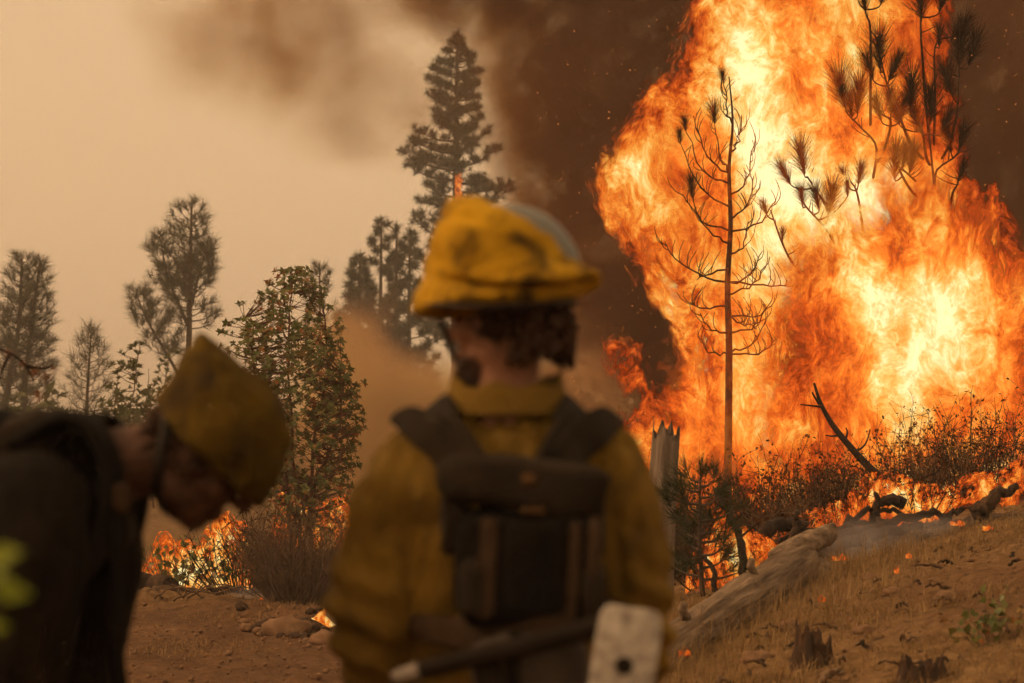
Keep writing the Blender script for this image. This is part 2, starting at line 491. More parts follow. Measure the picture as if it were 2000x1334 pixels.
# ------------------------------------------------------------------ fire
def fire_material(name, zs=0.72, scale=1.0, strength=1.0, cut=0.0, soft=0.30, seed=0.0, gain=1.0, sparse=0.0, amax=1.0, thin=False):
    m, nt = new_mat(name); N = NT(nt)
    co = N.coord('Object')
    p0 = N.mapping(co, scale=(scale, scale * .8, scale * zs), loc=(seed, seed * 1.7, 0))
    w1 = N.vmath('SCALE', N.vmath('SUBTRACT', N.noise(p0, 0.9, 3, .55, out='Color'), (.5, .5, .5)), .9)
    p1 = N.vmath('ADD', p0, w1)
    w2 = N.vmath('SCALE', N.vmath('SUBTRACT', N.noise(p1, 3.6, 4, .6, out='Color'), (.5, .5, .5)), .15)
    p2 = N.vmath('ADD', p1, w2)
    w3 = N.vmath('SCALE', N.vmath('SUBTRACT', N.noise(p2, 12, 3, .6, out='Color'), (.5, .5, .5)), .03)
    p3 = N.vmath('ADD', p2, w3)
    big = N.noise(p2, 1.1, 3, .55)
    mid = N.noise(p3, 3.2, 10, .70)
    fine = N.noise(p3, 17, 7, .72)
    ridge = N.math('ABSOLUTE', N.math('SUBTRACT', N.noise(p3, 2.6, 6, .6), .5))      # thin bright filaments
    ridge = N.mrange(ridge, 0.0, .11, 1.0, 0.0)
    ps = N.vmath('ADD', N.mapping(co, scale=(scale * 1.9, scale * 1.5, scale * .42), loc=(seed, 0, 0), rot=(0, math.radians(-12), 0)), N.vmath('SCALE', w1, .8))
    streak = N.noise(ps, 1.0, 5, .6)
    heat = N.attr('flame_heat'); edge = N.attr('flame_edge')
    turb = N.math('ADD', N.math('ADD', N.math('MULTIPLY', N.math('SUBTRACT', big, .5), .8), N.math('MULTIPLY', N.math('SUBTRACT', streak, .5), .95)),
                  N.math('ADD', N.math('MULTIPLY', N.math('SUBTRACT', mid, .5), 1.1), N.math('MULTIPLY', N.math('SUBTRACT', fine, .5), .65)))
    turb = N.math('MULTIPLY', turb, gain)
    e = N.mrange(N.math('ADD', edge, N.math('MULTIPLY', N.math('SUBTRACT', mid, .5), .9)), -.12, soft, 0, 1)
    T = N.math('ADD', N.math('ADD', heat, turb), N.math('MULTIPLY', ridge, .09))
    T = N.math('SUBTRACT', T, N.math('MULTIPLY', N.math('SUBTRACT', 1.0, e), .42))
    if thin: T = N.math('MINIMUM', T, .52)
    col = N.ramp(T, [(0.0, (.05, .006, .001)), (.16, (.30, .028, .003)), (.33, (.74, .090, .007)), (.50, (.98, .205, .017)),
                     (.66, (1.0, .37, .050)), (.82, (1.0, .60, .17)), (1.0, (1.0, .84, .41))])
    st = N.mrange(T, .15, 1.2, .62, 1.38)
    em = N.n('ShaderNodeEmission'); N.link(col, em.inputs['Color']); N.link(N.math('MULTIPLY', st, strength), em.inputs['Strength'])
    a1 = N.mrange(e, 0.02, .5, 0, 1, smoothstep=True)
    a2 = N.mrange(T, cut + sparse, cut + sparse + .20, 0, 1, smoothstep=True)
    alpha = N.math('MULTIPLY', N.math('MULTIPLY', a1, a2), amax)
    tr = N.n('ShaderNodeBsdfTransparent')
    o = N.n('ShaderNodeOutputMaterial')
    if thin:      # an optically thin flame only adds its light
        N.link(N.math('MULTIPLY', N.math('MULTIPLY', st, strength), alpha), em.inputs['Strength'])
        ad = N.n('ShaderNodeAddShader'); N.link(tr.outputs[0], ad.inputs[0]); N.link(em.outputs[0], ad.inputs[1]); N.link(ad.outputs[0], o.inputs['Surface'])
    else:
        mx = N.n('ShaderNodeMixShader'); N.link(alpha, mx.inputs[0]); N.link(tr.outputs[0], mx.inputs[1]); N.link(em.outputs[0], mx.inputs[2])
        N.link(mx.outputs[0], o.inputs['Surface'])
    return m

def poly_sdf(px, pz, poly):
    """distance to the outline, positive inside"""
    poly = np.asarray(poly, float); n = len(poly)
    d = np.full(px.shape, 1e9); inside = np.zeros(px.shape, bool)
    for k in range(n):
        a, b = poly[k], poly[(k + 1) % n]; e = b - a
        wx, wz = px - a[0], pz - a[1]
        t = np.clip((wx * e[0] + wz * e[1]) / (e @ e + 1e-12), 0, 1)
        d = np.minimum(d, np.hypot(wx - e[0] * t, wz - e[1] * t))
        if a[1] != b[1]:
            c = ((a[1] > pz) != (b[1] > pz)) & (px < (b[0] - a[0]) * (pz - a[1]) / (b[1] - a[1]) + a[0])
            inside ^= c
    return np.where(inside, d, -d)

def flame_sheet(name, parent, outline_px, Y, thick, blobs, base_heat, mat, res=.05, margin=.25, R=1.2, lump=.3, side=-1, origin=None, lscale=1.0, seed=0.0):
    """one wrinkled face of a flame body, bulging towards (side -1) or away from (side 1) the track"""
    ol = np.array([[P(u, v, Y)[0], P(u, v, Y)[2]] for u, v in outline_px])
    lo = ol.min(0) - margin; hi = ol.max(0) + margin
    xs = np.arange(lo[0], hi[0] + res, res); zs = np.arange(lo[1], hi[1] + res, res)
    X, Z = np.meshgrid(xs, zs, indexing='ij')
    d = poly_sdf(X, Z, ol)
    q = np.stack([X, np.full_like(X, Y + seed), Z * .7], -1) * lscale
    wob = np.stack([fbm(q * 1.3 + 5, 4), fbm(q * 1.3 + 31, 4)], -1)
    d2 = d + .16 * wob[..., 0] * min(1, 1 / lscale)
    f = np.clip((d + margin) / R, 0, 1)
    t = thick * np.sqrt(np.maximum(1 - (1 - f) ** 2, 0))
    lum = lump * (fbm(q * 1.6 + 9, 4) + .5 * np.abs(fbm(q * 3.5, 3))) * f
    Yv = Y + side * (t + lum)
    Xv = X + .12 / lscale * wob[..., 0] * f; Zv = Z + .12 / lscale * wob[..., 1] * f
    heat = np.full(X.shape, base_heat)
    U = 1000 + X / Y * F_PX; V = HOR - (Z - CAM_H) / Y * F_PX
    for (u, v, ru, rv, a) in blobs:
        heat = heat + (1.02 if a > 0 else 1.1) * a * np.exp(-((U - u) / ru) ** 2 - ((V - v) / rv) ** 2)
    keep = d > -margin
    cell = keep[:-1, :-1] & keep[1:, :-1] & keep[1:, 1:] & keep[:-1, 1:]
    nx, nz = X.shape; idx = np.arange(nx * nz).reshape(nx, nz)
    quads = np.stack([idx[:-1, :-1], idx[1:, :-1], idx[1:, 1:], idx[:-1, 1:]], -1)[cell]
    used = np.unique(quads); remap = np.full(nx * nz, -1); remap[used] = np.arange(len(used))
    v = np.stack([Xv, Yv, Zv], -1).reshape(-1, 3)[used]
    mb = MB().add(v, quads=remap[quads] if side < 0 else remap[quads][:, ::-1])
    o = mb.build(name, mat, parent, origin=origin)
    for nm, arr in (('flame_heat', heat), ('flame_edge', d2)):
        at = o.data.attributes.new(nm, 'FLOAT', 'POINT'); at.data.foreach_set('value', arr.ravel()[used].astype(np.float32))
    return o

FIRE_Y = 20.6
BLAZE = [(1370, -120), (1365, 0), (1350, 60), (1335, 130), (1292, 175), (1245, 200), (1226, 250), (1196, 305), (1166, 350), (1178, 392), (1196, 425), (1226, 470),
         (1252, 505), (1266, 545), (1296, 595), (1335, 640), (1352, 690), (1345, 740), (1290, 760), (1240, 690), (1195, 665), (1200, 720), (1225, 770), (1215, 820), (1230, 1010),
         (2120, 1010), (2120, 560), (2010, 545), (1965, 480), (1945, 420), (1905, 350), (1925, 260), (1932, 190), (1905, 120), (1900, 40), (1885, -40), (1880, -120)]
BLAZE_HEAT = [  # u, v, ru, rv, amount
    (1440, 110, 50, 160, .30), (1450, 260, 70, 130, .25), (1530, 330, 70, 110, .30), (1560, 420, 110, 90, .32), (1670, 370, 60, 110, .25), (1700, 470, 60, 80, .18),
    (1760, 620, 150, 140, .34), (1690, 560, 60, 80, .25), (1720, 740, 60, 70, .25), (1840, 640, 70, 120, .18), (1210, 370, 60, 60, .16), (1300, 620, 60, 60, .18), (1420, 660, 80, 90, .25), (1450, 780, 60, 60, .15),
    (1330, 540, 70, 60, .16), (1480, 90, 60, 120, .05), (1600, 90, 130, 110, .06), (1650, 860, 400, 60, .06), (1900, 900, 120, 60, .15),
    (1600, 690, 90, 80, -.20), (1500, 200, 45, 90, -.12), (1640, 260, 45, 100, -.16), (1790, 480, 120, 60, -.16), (1865, 80, 75, 140, -.48), (1905, 260, 55, 120, -.5), (1780, 200, 60, 90, -.14),
    (1640, 800, 120, 50, -.06), (1360, 380, 70, 120, -.06), (1255, 760, 60, 90, -.12), (1960, 500, 60, 60, -.2), (1570, 40, 60, 80, -.06)]
fire = thing('wildfire_blaze', (P(1600, 1000, FIRE_Y)[0], FIRE_Y, G(P(1600, 1000, FIRE_Y)[0], FIRE_Y)), 'towering wall of orange and yellow flame engulfing the young pines', 'fire')
_o = (P(1600, 1000, FIRE_Y)[0], FIRE_Y, 0.9)
fm_main = fire_material('flame_body', strength=1.0)
fm_back = fire_material('flame_back', strength=1.0, seed=3.1)
fm_veil = fire_material('flame_veil', strength=.95, seed=7.7, sparse=.06, gain=1.0, scale=1.25, amax=.26, thin=True)
flame_sheet('flame_body', fire, BLAZE, FIRE_Y, .9, BLAZE_HEAT, .455, fm_main, res=.045, origin=_o)
flame_sheet('flame_back', fire, BLAZE, FIRE_Y, .9, BLAZE_HEAT, .455, fm_back, res=.09, side=1, origin=_o)
# ------------------------------------------------------------------ plant materials
M_BARK = pbr('pine_bark', [(0, (.045, .030, .022)), (.6, (.085, .056, .040)), (1, (.14, .10, .075))], scale=14, stretch=(1, 1, .25), bump=.6)
M_NEEDLE = pbr('pine_needles', [(0, (.030, .037, .014)), (.6, (.048, .054, .022)), (1, (.075, .072, .032))], scale=1.5, rough=.7, bump=0, transl=.2)
M_NEEDLE_GREY = pbr('grey_pine_needles', [(0, (.060, .060, .030)), (.6, (.085, .082, .045)), (1, (.12, .11, .065))], scale=1.2, rough=.7, bump=0, transl=.25)
M_NEEDLE_SCORCH = pbr('scorched_needles', [(0, (.03, .014, .005)), (.6, (.06, .028, .009)), (1, (.10, .045, .014))], scale=5, rough=.8, bump=0, transl=.35)
M_CHAR = pbr('charred_wood', [(0, (.010, .006, .004)), (.6, (.026, .015, .009)), (1, (.06, .034, .018))], scale=20, bump=.6)
M_BURNT = pbr('burnt_bark', [(0, (.035, .014, .006)), (.6, (.075, .030, .012)), (1, (.13, .055, .022))], scale=20, bump=.5)
M_LEAF = pbr('glossy_leaves', [(0, (.065, .095, .018)), (.5, (.115, .14, .03)), (.68, (.18, .16, .04)), (.82, (.34, .14, .035)), (1, (.42, .12, .035))], scale=7, rough=.42, bump=0, spec=.5, transl=.25, detail=2)
M_LEAF_PALE = pbr('pale_leaves', [(0, (.070, .085, .028)), (.6, (.11, .12, .045)), (1, (.17, .155, .07))], scale=6, rough=.55, bump=0, transl=.3)
M_LEAF_SCORCH = pbr('scorched_leaves', [(0, (.035, .018, .005)), (.5, (.080, .036, .009)), (1, (.16, .060, .014))], scale=8, rough=.8, bump=0, transl=.5)
M_STEM_RED = pbr('red_bark', [(0, (.06, .024, .014)), (1, (.13, .05, .028))], scale=10, bump=.2)
M_TWIG = pbr('dry_twigs', [(0, (.075, .045, .026)), (.6, (.13, .082, .048)), (1, (.21, .145, .090))], scale=8, bump=0)
M_LEAF_LIME = pbr('lime_leaves', [(0, (.16, .22, .015)), (1, (.30, .36, .03))], scale=20, rough=.5, bump=0, transl=.4)

def tuft_template(n, w=.02, amin=.35, amax=1.5, axis_len=.35, seed=1, curl=0.0):
    r = np.random.default_rng(seed)
    pol = r.uniform(amin, amax, n); az = r.uniform(0, 2 * np.pi, n); L = r.uniform(.75, 1.1, n)
    d = np.stack([np.sin(pol) * np.cos(az), np.sin(pol) * np.sin(az), np.cos(pol)], -1)
    b = np.zeros((n, 3)); b[:, 2] = r.uniform(0, axis_len, n)
    side = np.cross(d, r.normal(size=(n, 3))); side /= np.linalg.norm(side, axis=1)[:, None]
    tip = b + d * L[:, None]
    v = np.stack([b - side * w, b + side * w, tip], 1).reshape(-1, 3)
    return v, np.arange(n * 3).reshape(-1, 3)

def leaf_template(w=.28, fold=.12, droop=.12):
    v = np.array([[0, 0, 0], [-w, .42, fold], [w, .42, fold], [0, 1, -droop], [0, .45, 0]])
    t = np.array([[0, 4, 1], [0, 2, 4], [1, 4, 3], [4, 2, 3]])
    return v, t

def rosette_template(n=9, w=.28, amin=.7, amax=1.45, seed=2):
    r = np.random.default_rng(seed); lv, lt = leaf_template(w); V = []; T = []
    for k in range(n):
        a = 2.4 * k + r.uniform(-.3, .3); pol = r.uniform(amin, amax); s = r.uniform(.75, 1.1)
        # leaf runs along local y; tilt it from the axis z by pol, spin by a
        y = np.array([math.sin(pol) * math.cos(a), math.sin(pol) * math.sin(a), math.cos(pol)])
        x = np.cross(y, [0, 0, 1.0]); x /= np.linalg.norm(x) + 1e-9; z = np.cross(x, y)
        M = np.stack([x, y, z], -1)
        V.append(lv @ M.T * s + np.array([0, 0, r.uniform(-.15, .1)])); T.append(lt + 5 * k)
    return np.vstack(V), np.vstack(T)

def leader(px, Y, crown_from=0.0, prof=None, n=26, r0=.12, r1=.02):
    return dict(path=curve([P(u, v, Y + dy) for u, v, dy in px], 24), prof=prof, n=n, r0=r0, r1=r1, c0=crown_from)

def pine(name, label, base, leaders, needle=.2, tmpl=None, tufts=7, up=.35, mats=None, group=None, seed=1, twig=.25, tstart=.35, scale_j=(.8, 1.25), gap=0.0, lift=.25):
    r = np.random.default_rng(seed)
    bark, ndl = mats or (M_BARK, M_NEEDLE)
    tmpl = tmpl or tuft_template(30, .03, seed=seed)
    root = thing(name, base, label, 'tree', group)
    tm = MB(); pos = []; dr = []
    for L in leaders:
        path = L['path']; tm.tube(path, np.linspace(L['r0'], L['r1'], len(path)), 7)
        nb = L['n']
        for k in range(nb):
            s = L['c0'] + (1 - L['c0']) * ((k + r.uniform(.1, .9)) / nb)
            if gap and r.random() < gap: continue
            f = s * (len(path) - 1); i = min(int(f), len(path) - 2); p0 = path[i] + (path[i + 1] - path[i]) * (f - i)
            ln = L['prof'](s) * r.uniform(.7, 1.12)
            az = k * 2.399 + r.uniform(-.5, .5)
            h = np.array([math.cos(az), math.sin(az), 0])
            u0 = up * r.uniform(.4, 1.5)
            p1 = p0 + ln * .55 * (h + np.array([0, 0, u0 * .5])); p2 = p0 + ln * (h + np.array([0, 0, u0 * 1.05]))
            br = curve([p0, p1, p2], 7)
            rb = max(.012, L['r0'] * .12 + .012 * ln)
            tm.tube(br, np.linspace(rb, rb * .3, 7), 4, cap=False)
            m = max(2, int(tufts * ln / max(L['prof'](.3), .3) + 1))
            for t in np.append(r.uniform(tstart, 1, m), 1.0):
                f = t * 6; i = min(int(f), 5); q = br[i] + (br[i + 1] - br[i]) * (f - i)
                d = br[i + 1] - br[i]; d /= np.linalg.norm(d)
                off = r.normal(size=3) * twig * ln * (.35 if t < 1 else .05); off[2] = abs(off[2]) * .6
                if t < 1: tm.tube(np.array([q, q + off * .6 + d * .1 * np.linalg.norm(off), q + off]), [rb * .4, rb * .3, rb * .2], 3, cap=False)
                pos.append(q + off); dr.append(d + off / (np.linalg.norm(off) + 1e-6) * .6 + np.array([0, 0, lift]))
        tip = path[-1]; pos += [tip, tip - (path[-1] - path[-2]) * .3]; dr += [np.array([0, 0, 1.0])] * 2
    tm.build('trunk', bark, root)
    cm = MB(); pos = np.array(pos); dr = np.array(dr)
    scatter(cm, tmpl[0], tmpl[1], pos, dr, needle * r.uniform(*scale_j, len(pos)), r=r)
    cm.build('crown', ndl, root, smooth_shade=False)
    return root

def prof_of(pairs):
    xs, ys = zip(*pairs); return lambda s: float(np.interp(s, xs, ys))

k95 = 95 / F_PX
YP = 90.0
b = on_ground(893, YP)
tall_t = tuft_template(30, .04, .2, 1.7, .3, seed=5)
m_ = YP / F_PX
pine('ponderosa_pine', 'tallest dark pine, hazy in smoke, with a flame on its trunk', b,
     [leader([(893, 940, 0), (892, 600, 0), (891, 300, 0), (893, 72, 0)], YP, .22,
             prof_of([(0, 95 * m_), (.35, 88 * m_), (.55, 92 * m_), (.66, 100 * m_), (.72, 66 * m_), (.8, 52 * m_), (.9, 45 * m_), (.96, 22 * m_), (1, 5 * m_)]), n=105, r0=.34, r1=.05)],
     needle=.38, tmpl=tall_t, tufts=21, up=.30, seed=3, twig=.26, tstart=.3, gap=.06)
m_ = 82 / F_PX
for (u, top, wd, n, sd, lab, nd) in ((742, 432, 50, 44, 4, 'slim pine with a spiky top beside the tallest dark pine', .40), (700, 505, 48, 50, 5, 'bushy rounded pine at the edge of the low smoke', .42),
                                 (798, 455, 62, 40, 6, 'open pine with bare lower trunk beside the tallest dark pine', .40), (772, 446, 30, 24, 7, 'thin pointed pine between two slim pines', .36)):
    pine('pine_tree', lab, on_ground(u, 82), [leader([(u, 930, 0), (u, 700, 0), (u + 3, top, 0)], 82, .28,
         prof_of([(0, wd * 1.15 * m_), (.5, wd * m_), (.75, wd * .62 * m_), (.92, wd * .3 * m_), (1, 4 * m_)]), n=n, r0=.18, r1=.04)],
         needle=nd * .92, tmpl=tall_t, tufts=18, up=.4, seed=sd, twig=.28, gap=.08)
# grey pines on the left
gp = tuft_template(20, .018, .1, 1.5, .45, seed=8)
m_ = 60 / F_PX
pine('grey_pine', 'forked grey-green pine with a rounded open crown', on_ground(370, 60),
     [leader([(370, 950, 0), (369, 700, 0), (371, 560, 0), (374, 404, 0)], 60, .45, prof_of([(0, 70 * m_), (.5, 52 * m_), (.8, 42 * m_), (.93, 30 * m_), (1, 8 * m_)]), n=46, r0=.13, r1=.035),
      leader([(369, 640, 0), (345, 585, .2), (325, 530, .3), (312, 462, .3)], 60, .35, prof_of([(0, 40 * m_), (.7, 30 * m_), (1, 10 * m_)]), n=22, r0=.06, r1=.02),
      leader([(366, 760, 0), (325, 690, -.3), (290, 630, -.4), (266, 575, -.4)], 60, .2, prof_of([(0, 55 * m_), (.7, 34 * m_), (1, 14 * m_)]), n=30, r0=.06, r1=.02),
      leader([(373, 600, 0), (388, 540, .3), (404, 485, .4)], 60, .3, prof_of([(0, 36 * m_), (1, 18 * m_)]), n=18, r0=.05, r1=.02)],
     needle=.36, tmpl=gp, tufts=7, up=.7, mats=(M_BARK, M_NEEDLE_GREY), seed=11, twig=.34, tstart=.3)
pine('grey_pine', 'two-stemmed grey pine beside the dark twig', on_ground(20, 58),
     [leader([(-4, 950, 0), (15, 760, 0), (36, 640, 0), (43, 505, 0)], 58, .22, prof_of([(0, 58 * m_), (.6, 50 * m_), (.9, 26 * m_), (1, 8 * m_)]), n=60, r0=.12, r1=.03),
      leader([(40, 950, 0), (48, 760, 0), (62, 640, .2), (78, 512, .3)], 58, .22, prof_of([(0, 60 * m_), (.6, 42 * m_), (.9, 22 * m_), (1, 8 * m_)]), n=60, r0=.12, r1=.03)],
     needle=.34, tmpl=gp, tufts=7, up=.55, mats=(M_BARK, M_NEEDLE_GREY), seed=12, twig=.32)
m_ = 46 / F_PX
pine('grey_pine', 'short sparse young pine with a cone near its tip', on_ground(170, 46),
     [leader([(166, 970, 0), (170, 780, 0), (178, 650, 0)], 46, .28, prof_of([(0, 72 * m_), (.5, 50 * m_), (.8, 26 * m_), (1, 8 * m_)]), n=44, r0=.06, r1=.015)],
     needle=.30, tmpl=tuft_template(16, .015, .1, 1.4, .4, seed=9), tufts=4, up=.8, mats=(M_BARK, M_NEEDLE_GREY), seed=13, twig=.34)
pine('grey_pine', 'wispy young pine tip showing above the red-barked leafy tree', on_ground(630, 40),
     [leader([(628, 990, 0), (626, 700, 0), (624, 522, 0)], 40, .55, prof_of([(0, .42), (.6, .36), (.85, .28), (1, .08)]), n=26, r0=.05, r1=.012)],
     needle=.20, tmpl=tuft_template(18, .02, .1, 1.3, .4, seed=9), tufts=3, up=.7, mats=(M_BARK, M_NEEDLE_GREY), seed=14, twig=.2)

# ------------------------------------------------------------------ leafy trees and brush
def leafy(name, label, base, stems, clusters, leaf, tmpl, mats, cat='tree', group=None, seed=1, r_stem=.03, sag=.06, up=.5, jit=(.75, 1.25), twig_r=.006, parts=('trunk', 'crown')):
    """stems: list of polylines; clusters (N,3): each gets a twig from the nearest lower stem point and a rosette of leaves"""
    r = np.random.default_rng(seed)
    root = thing(name, base, label, cat, group)
    tm = MB(); sp = []; sr = []
    for st in stems:
        c = curve(st, 18); rr = np.linspace(r_stem, r_stem * .25, 18); c[1:-1] += r.normal(size=(16, 3)) * .012
        tm.tube(c, rr, 6); sp.append(c); sr.append(rr)
    sp = np.vstack(sp); sr = np.concatenate(sr)
    dirs = []
    for c in clusters:
        dv = c - sp; d = np.linalg.norm(dv, axis=1) + 1.2 * np.maximum(sp[:, 2] - c[2] + .05, 0)
        i = int(d.argmin()); a = sp[i]
        mid = (a + c) / 2 + np.array([0, 0, -sag * np.linalg.norm(c - a)]) + r.normal(size=3) * .03 * np.linalg.norm(c - a)
        tw = curve([a, mid, c], 6)
        tm.tube(tw, np.linspace(min(sr[i], twig_r * 2.2), twig_r * .6, 6), 4, cap=False)
        e = tw[-1] - tw[-2]; dirs.append(e / (np.linalg.norm(e) + 1e-9) + np.array([0, 0, up]))
    tm.build(parts[0], mats[0], root)
    cm = MB(); scatter(cm, tmpl[0], tmpl[1], np.array(clusters), np.array(dirs), leaf * r.uniform(*jit, len(clusters)), r=r)
    cm.build(parts[1], mats[1], root, smooth_shade=False)
    return root

def fill(n, Y, depth, spec, seed):
    """points in a crown: spec rows (v, u_left, u_right)"""
    r = np.random.default_rng(seed); vs, ul, ur = [np.array(a, float) for a in zip(*spec)]
    out = []
    w = np.interp(np.linspace(vs[0], vs[-1], 200), vs, ur - ul); w /= w.sum()
    vv = r.choice(np.linspace(vs[0], vs[-1], 200), n * 3, p=w)
    for v in vv:
        a, b_ = np.interp(v, vs, ul), np.interp(v, vs, ur); c, h = (a + b_) / 2, (b_ - a) / 2
        th = r.uniform(0, 2 * np.pi); rad = r.uniform(.15, 1) ** .6
        u = c + h * rad * math.cos(th); p = P(u, v, Y); p[1] += depth * h / max((ur - ul).max() / 2, 1) * rad * math.sin(th)
        if fbm(p[None] * 2.2 + seed, 2)[0] < -.20: continue
        if out and min(np.linalg.norm(p - o) for o in out) < .05: continue
        out.append(p)
        if len(out) >= n: break
    return np.array(out)

YM = 23.0
bm_ = on_ground(590, YM)
leafy('madrone_tree', 'bushy red-barked tree with broad glossy leaves, flames at its foot', bm_,
      [[bm_, P(575, 900, YM), P(565, 720, YM), P(572, 535, YM)], [bm_ + [.1, .1, 0], P(610, 880, YM + .2), P(640, 720, YM + .3), P(628, 560, YM + .3)],
       [bm_ + [-.1, 0, 0], P(550, 900, YM - .2), P(500, 740, YM - .3), P(478, 620, YM - .3)], [bm_ + [0, -.1, 0], P(620, 930, YM - .3), P(660, 850, YM - .4), P(672, 730, YM - .3)],
       [bm_ + [.05, -.1, 0], P(600, 950, YM - .4), P(645, 930, YM - .5), P(682, 850, YM - .5)], [P(560, 860, YM), P(530, 780, YM + .4), P(520, 650, YM + .5)], [bm_, P(570, 980, YM), P(540, 900, YM + .4), P(470, 800, YM + .5)]],
      fill(1080, YM, 1.0, [(525, 540, 600), (560, 515, 640), (600, 462, 655), (630, 424, 668), (700, 432, 695), (760, 460, 715), (850, 480, 722), (930, 500, 700), (1000, 520, 680), (1040, 540, 650)], 3),
      .066, rosette_template(8, .29, .3, 1.8, seed=4), (M_STEM_RED, M_LEAF), seed=5, r_stem=.024, twig_r=.0032)
leafy('bay_sapling', 'pale green leafy sapling with a long drooping top shoot', on_ground(255, 34),
      [[on_ground(255, 34), P(250, 850, 34), P(262, 760, 34), P(272, 672, 34)], [on_ground(240, 34), P(225, 860, 34.3), P(228, 720, 34.2)], [on_ground(270, 34), P(285, 850, 33.8), P(300, 750, 33.9)]],
      fill(170, 34, .8, [(672, 266, 278), (700, 222, 272), (740, 210, 290), (800, 190, 320), (880, 180, 330), (960, 180, 330)], 5),
      .13, rosette_template(9, .17, .4, 1.3, seed=6), (M_TWIG, M_LEAF_PALE), seed=6, r_stem=.02)
leafy('bay_sapling', 'pale green leafy thicket behind the bent firefighter', on_ground(315, 38),
      [[on_ground(315, 38), P(315, 850, 38), P(330, 700, 38)], [on_ground(330, 38), P(345, 850, 38.3), P(355, 720, 38.2)], [on_ground(300, 38), P(285, 850, 38), P(290, 720, 38)]],
      fill(120, 38, .8, [(690, 285, 345), (740, 275, 365), (800, 270, 380), (960, 250, 390)], 7),
      .13, rosette_template(9, .17, .4, 1.3, seed=6), (M_TWIG, M_LEAF_PALE), seed=8, r_stem=.02)

def brush(name, label, u, Y, height, width, n_stem, leaves, mats, leaf=.03, seed=1, group=None, lean=0.0, wspread=1.0, tmpl=None, tr=.005, fork=3, cat='shrub'):
    r = np.random.default_rng(seed); b_ = on_ground(u, Y)
    root = thing(name, b_, label, cat, group)
    tm = MB(); lp = []; ld = []
    for k in range(n_stem):
        a = r.uniform(0, 2 * np.pi); rad = width * .5 * math.sqrt(r.uniform(0, 1))
        h = height * r.uniform(.45, 1.0) * (1 - .35 * (rad / (width * .5)) ** 2)
        st = b_ + np.array([math.cos(a) * rad * .45, math.sin(a) * rad * .45, -.03])
        st[2] = G(st[0], st[1]) - .03
        top = st + np.array([math.cos(a) * rad * .8 * wspread + lean * h + r.normal() * .06 * h, math.sin(a) * rad * .8 + r.normal() * .05, h])
        mid = (st + top) / 2 + r.normal(size=3) * .07 * h
        c = curve([st, mid, top], 7); tm.tube(c, np.linspace(tr, tr * .35, 7), 3, cap=False)
        for _ in range(fork):
            t = r.uniform(.3, .95) * 6; i = min(int(t), 5); q = c[i] + (c[i + 1] - c[i]) * (t - i)
            e = q + np.array([r.normal() * .13, r.normal() * .13, abs(r.normal()) * .13 + .03]) * min(1, height + .3)
            w = curve([q, (q + e) / 2 + r.normal(size=3) * .015, e], 4); tm.tube(w, np.linspace(tr * .55, tr * .25, 4), 3, cap=False)
            for s in r.uniform(.15, 1, max(1, leaves // (n_stem * fork) + 1)):
                lp.append(q + (e - q) * s + r.normal(size=3) * .008); ld.append(r.normal(size=3) + [0, 0, .5])
    tm.build('stems' if False else 'stem', mats[0], root)
    if leaves:
        lp = np.array(lp); ld = np.array(ld); pick = r.permutation(len(lp))[:leaves]
        cm = MB(); tv, tt = tmpl or leaf_template(.3)
        scatter(cm, tv, tt, lp[pick], ld[pick], leaf * r.uniform(.6, 1.4, len(pick)), r=r)
        cm.build('foliage', mats[1], root, smooth_shade=False)
    return root

_gr = 'scorching brush along the fire front'
_lab = 'dark scorched brush silhouetted against the tall blaze'
spots = [(1235, 17.6, .95, .7), (1275, 18.3, 1.0, .6), (1345, 17.4, .85, .8), (1375, 18.4, 1.0, .7), (1440, 17.0, .72, .8), (1500, 17.6, .78, .8), (1560, 16.9, .66, .8), (1610, 17.5, .70, .7), (1655, 16.8, .75, .7),
         (1700, 18.2, .8, .8), (1770, 17.8, .72, .7), (1800, 18.3, 1.0, .5), (1855, 17.2, .78, .8), (1905, 17.9, .95, .8), (1955, 17.3, .80, .9), (2005, 17.8, .95, .8), (1480, 18.4, .8, .9), (1590, 18.5, .8, .9), (1880, 18.6, 1.05, .8), (1330, 16.8, .6, .6), (1410, 16.2, .6, .7), (1540, 16.2, .55, .8), (1395, 15.5, .5, .6), (1790, 16.7, .55, .8)]
_where = [(1250, 'between the standing firefighter and the grey snag'), (1310, 'right behind the grey snag'), (1360, 'between the grey snag and the burnt pine'), (1420, 'around the foot of the burnt pine'),
          (1490, 'just past the burnt pine trunk'), (1530, 'between the burnt pine and the upright stick'), (1580, 'behind the broken end of the fallen log'), (1640, 'below the tip of the leaning pole'), (1690, 'under the middle of the leaning pole'),
          (1735, 'around the base of the leaning pole'), (1790, 'just beyond the base of the leaning pole'), (1830, 'above the forked chunk'), (1870, 'above the small smouldering stick'), (1890, 'tallest above the smouldering stick'),
          (1930, 'above the smoking limb'), (1980, 'behind the tip of the smoking limb'), (2100, 'past the smoking limb')]
def _blab(u, h): return ('tall thin-tipped scorched brush ' if h > .9 else 'low dark scorched brush ' if h < .62 else 'dark scorched brush ') + next(w_ for k_, w_ in _where if u < k_)
for i, (u, Y, h, w) in enumerate(spots):
    brush('brush', _blab(u, h), u, Y, h * 1.14, w * 1.1, 42, 400, (M_CHAR if i % 3 else M_TWIG, M_LEAF_SCORCH), leaf=.034, seed=40 + i, group=_gr, tr=.0055, fork=4)
brush('dry_bush', 'dense grey-brown leafless bush at the edge of the track', 575, 17.2, 1.02, 1.0, 330, 500, (M_TWIG, M_LEAF_SCORCH), leaf=.018, seed=80, tr=.0042, fork=4)
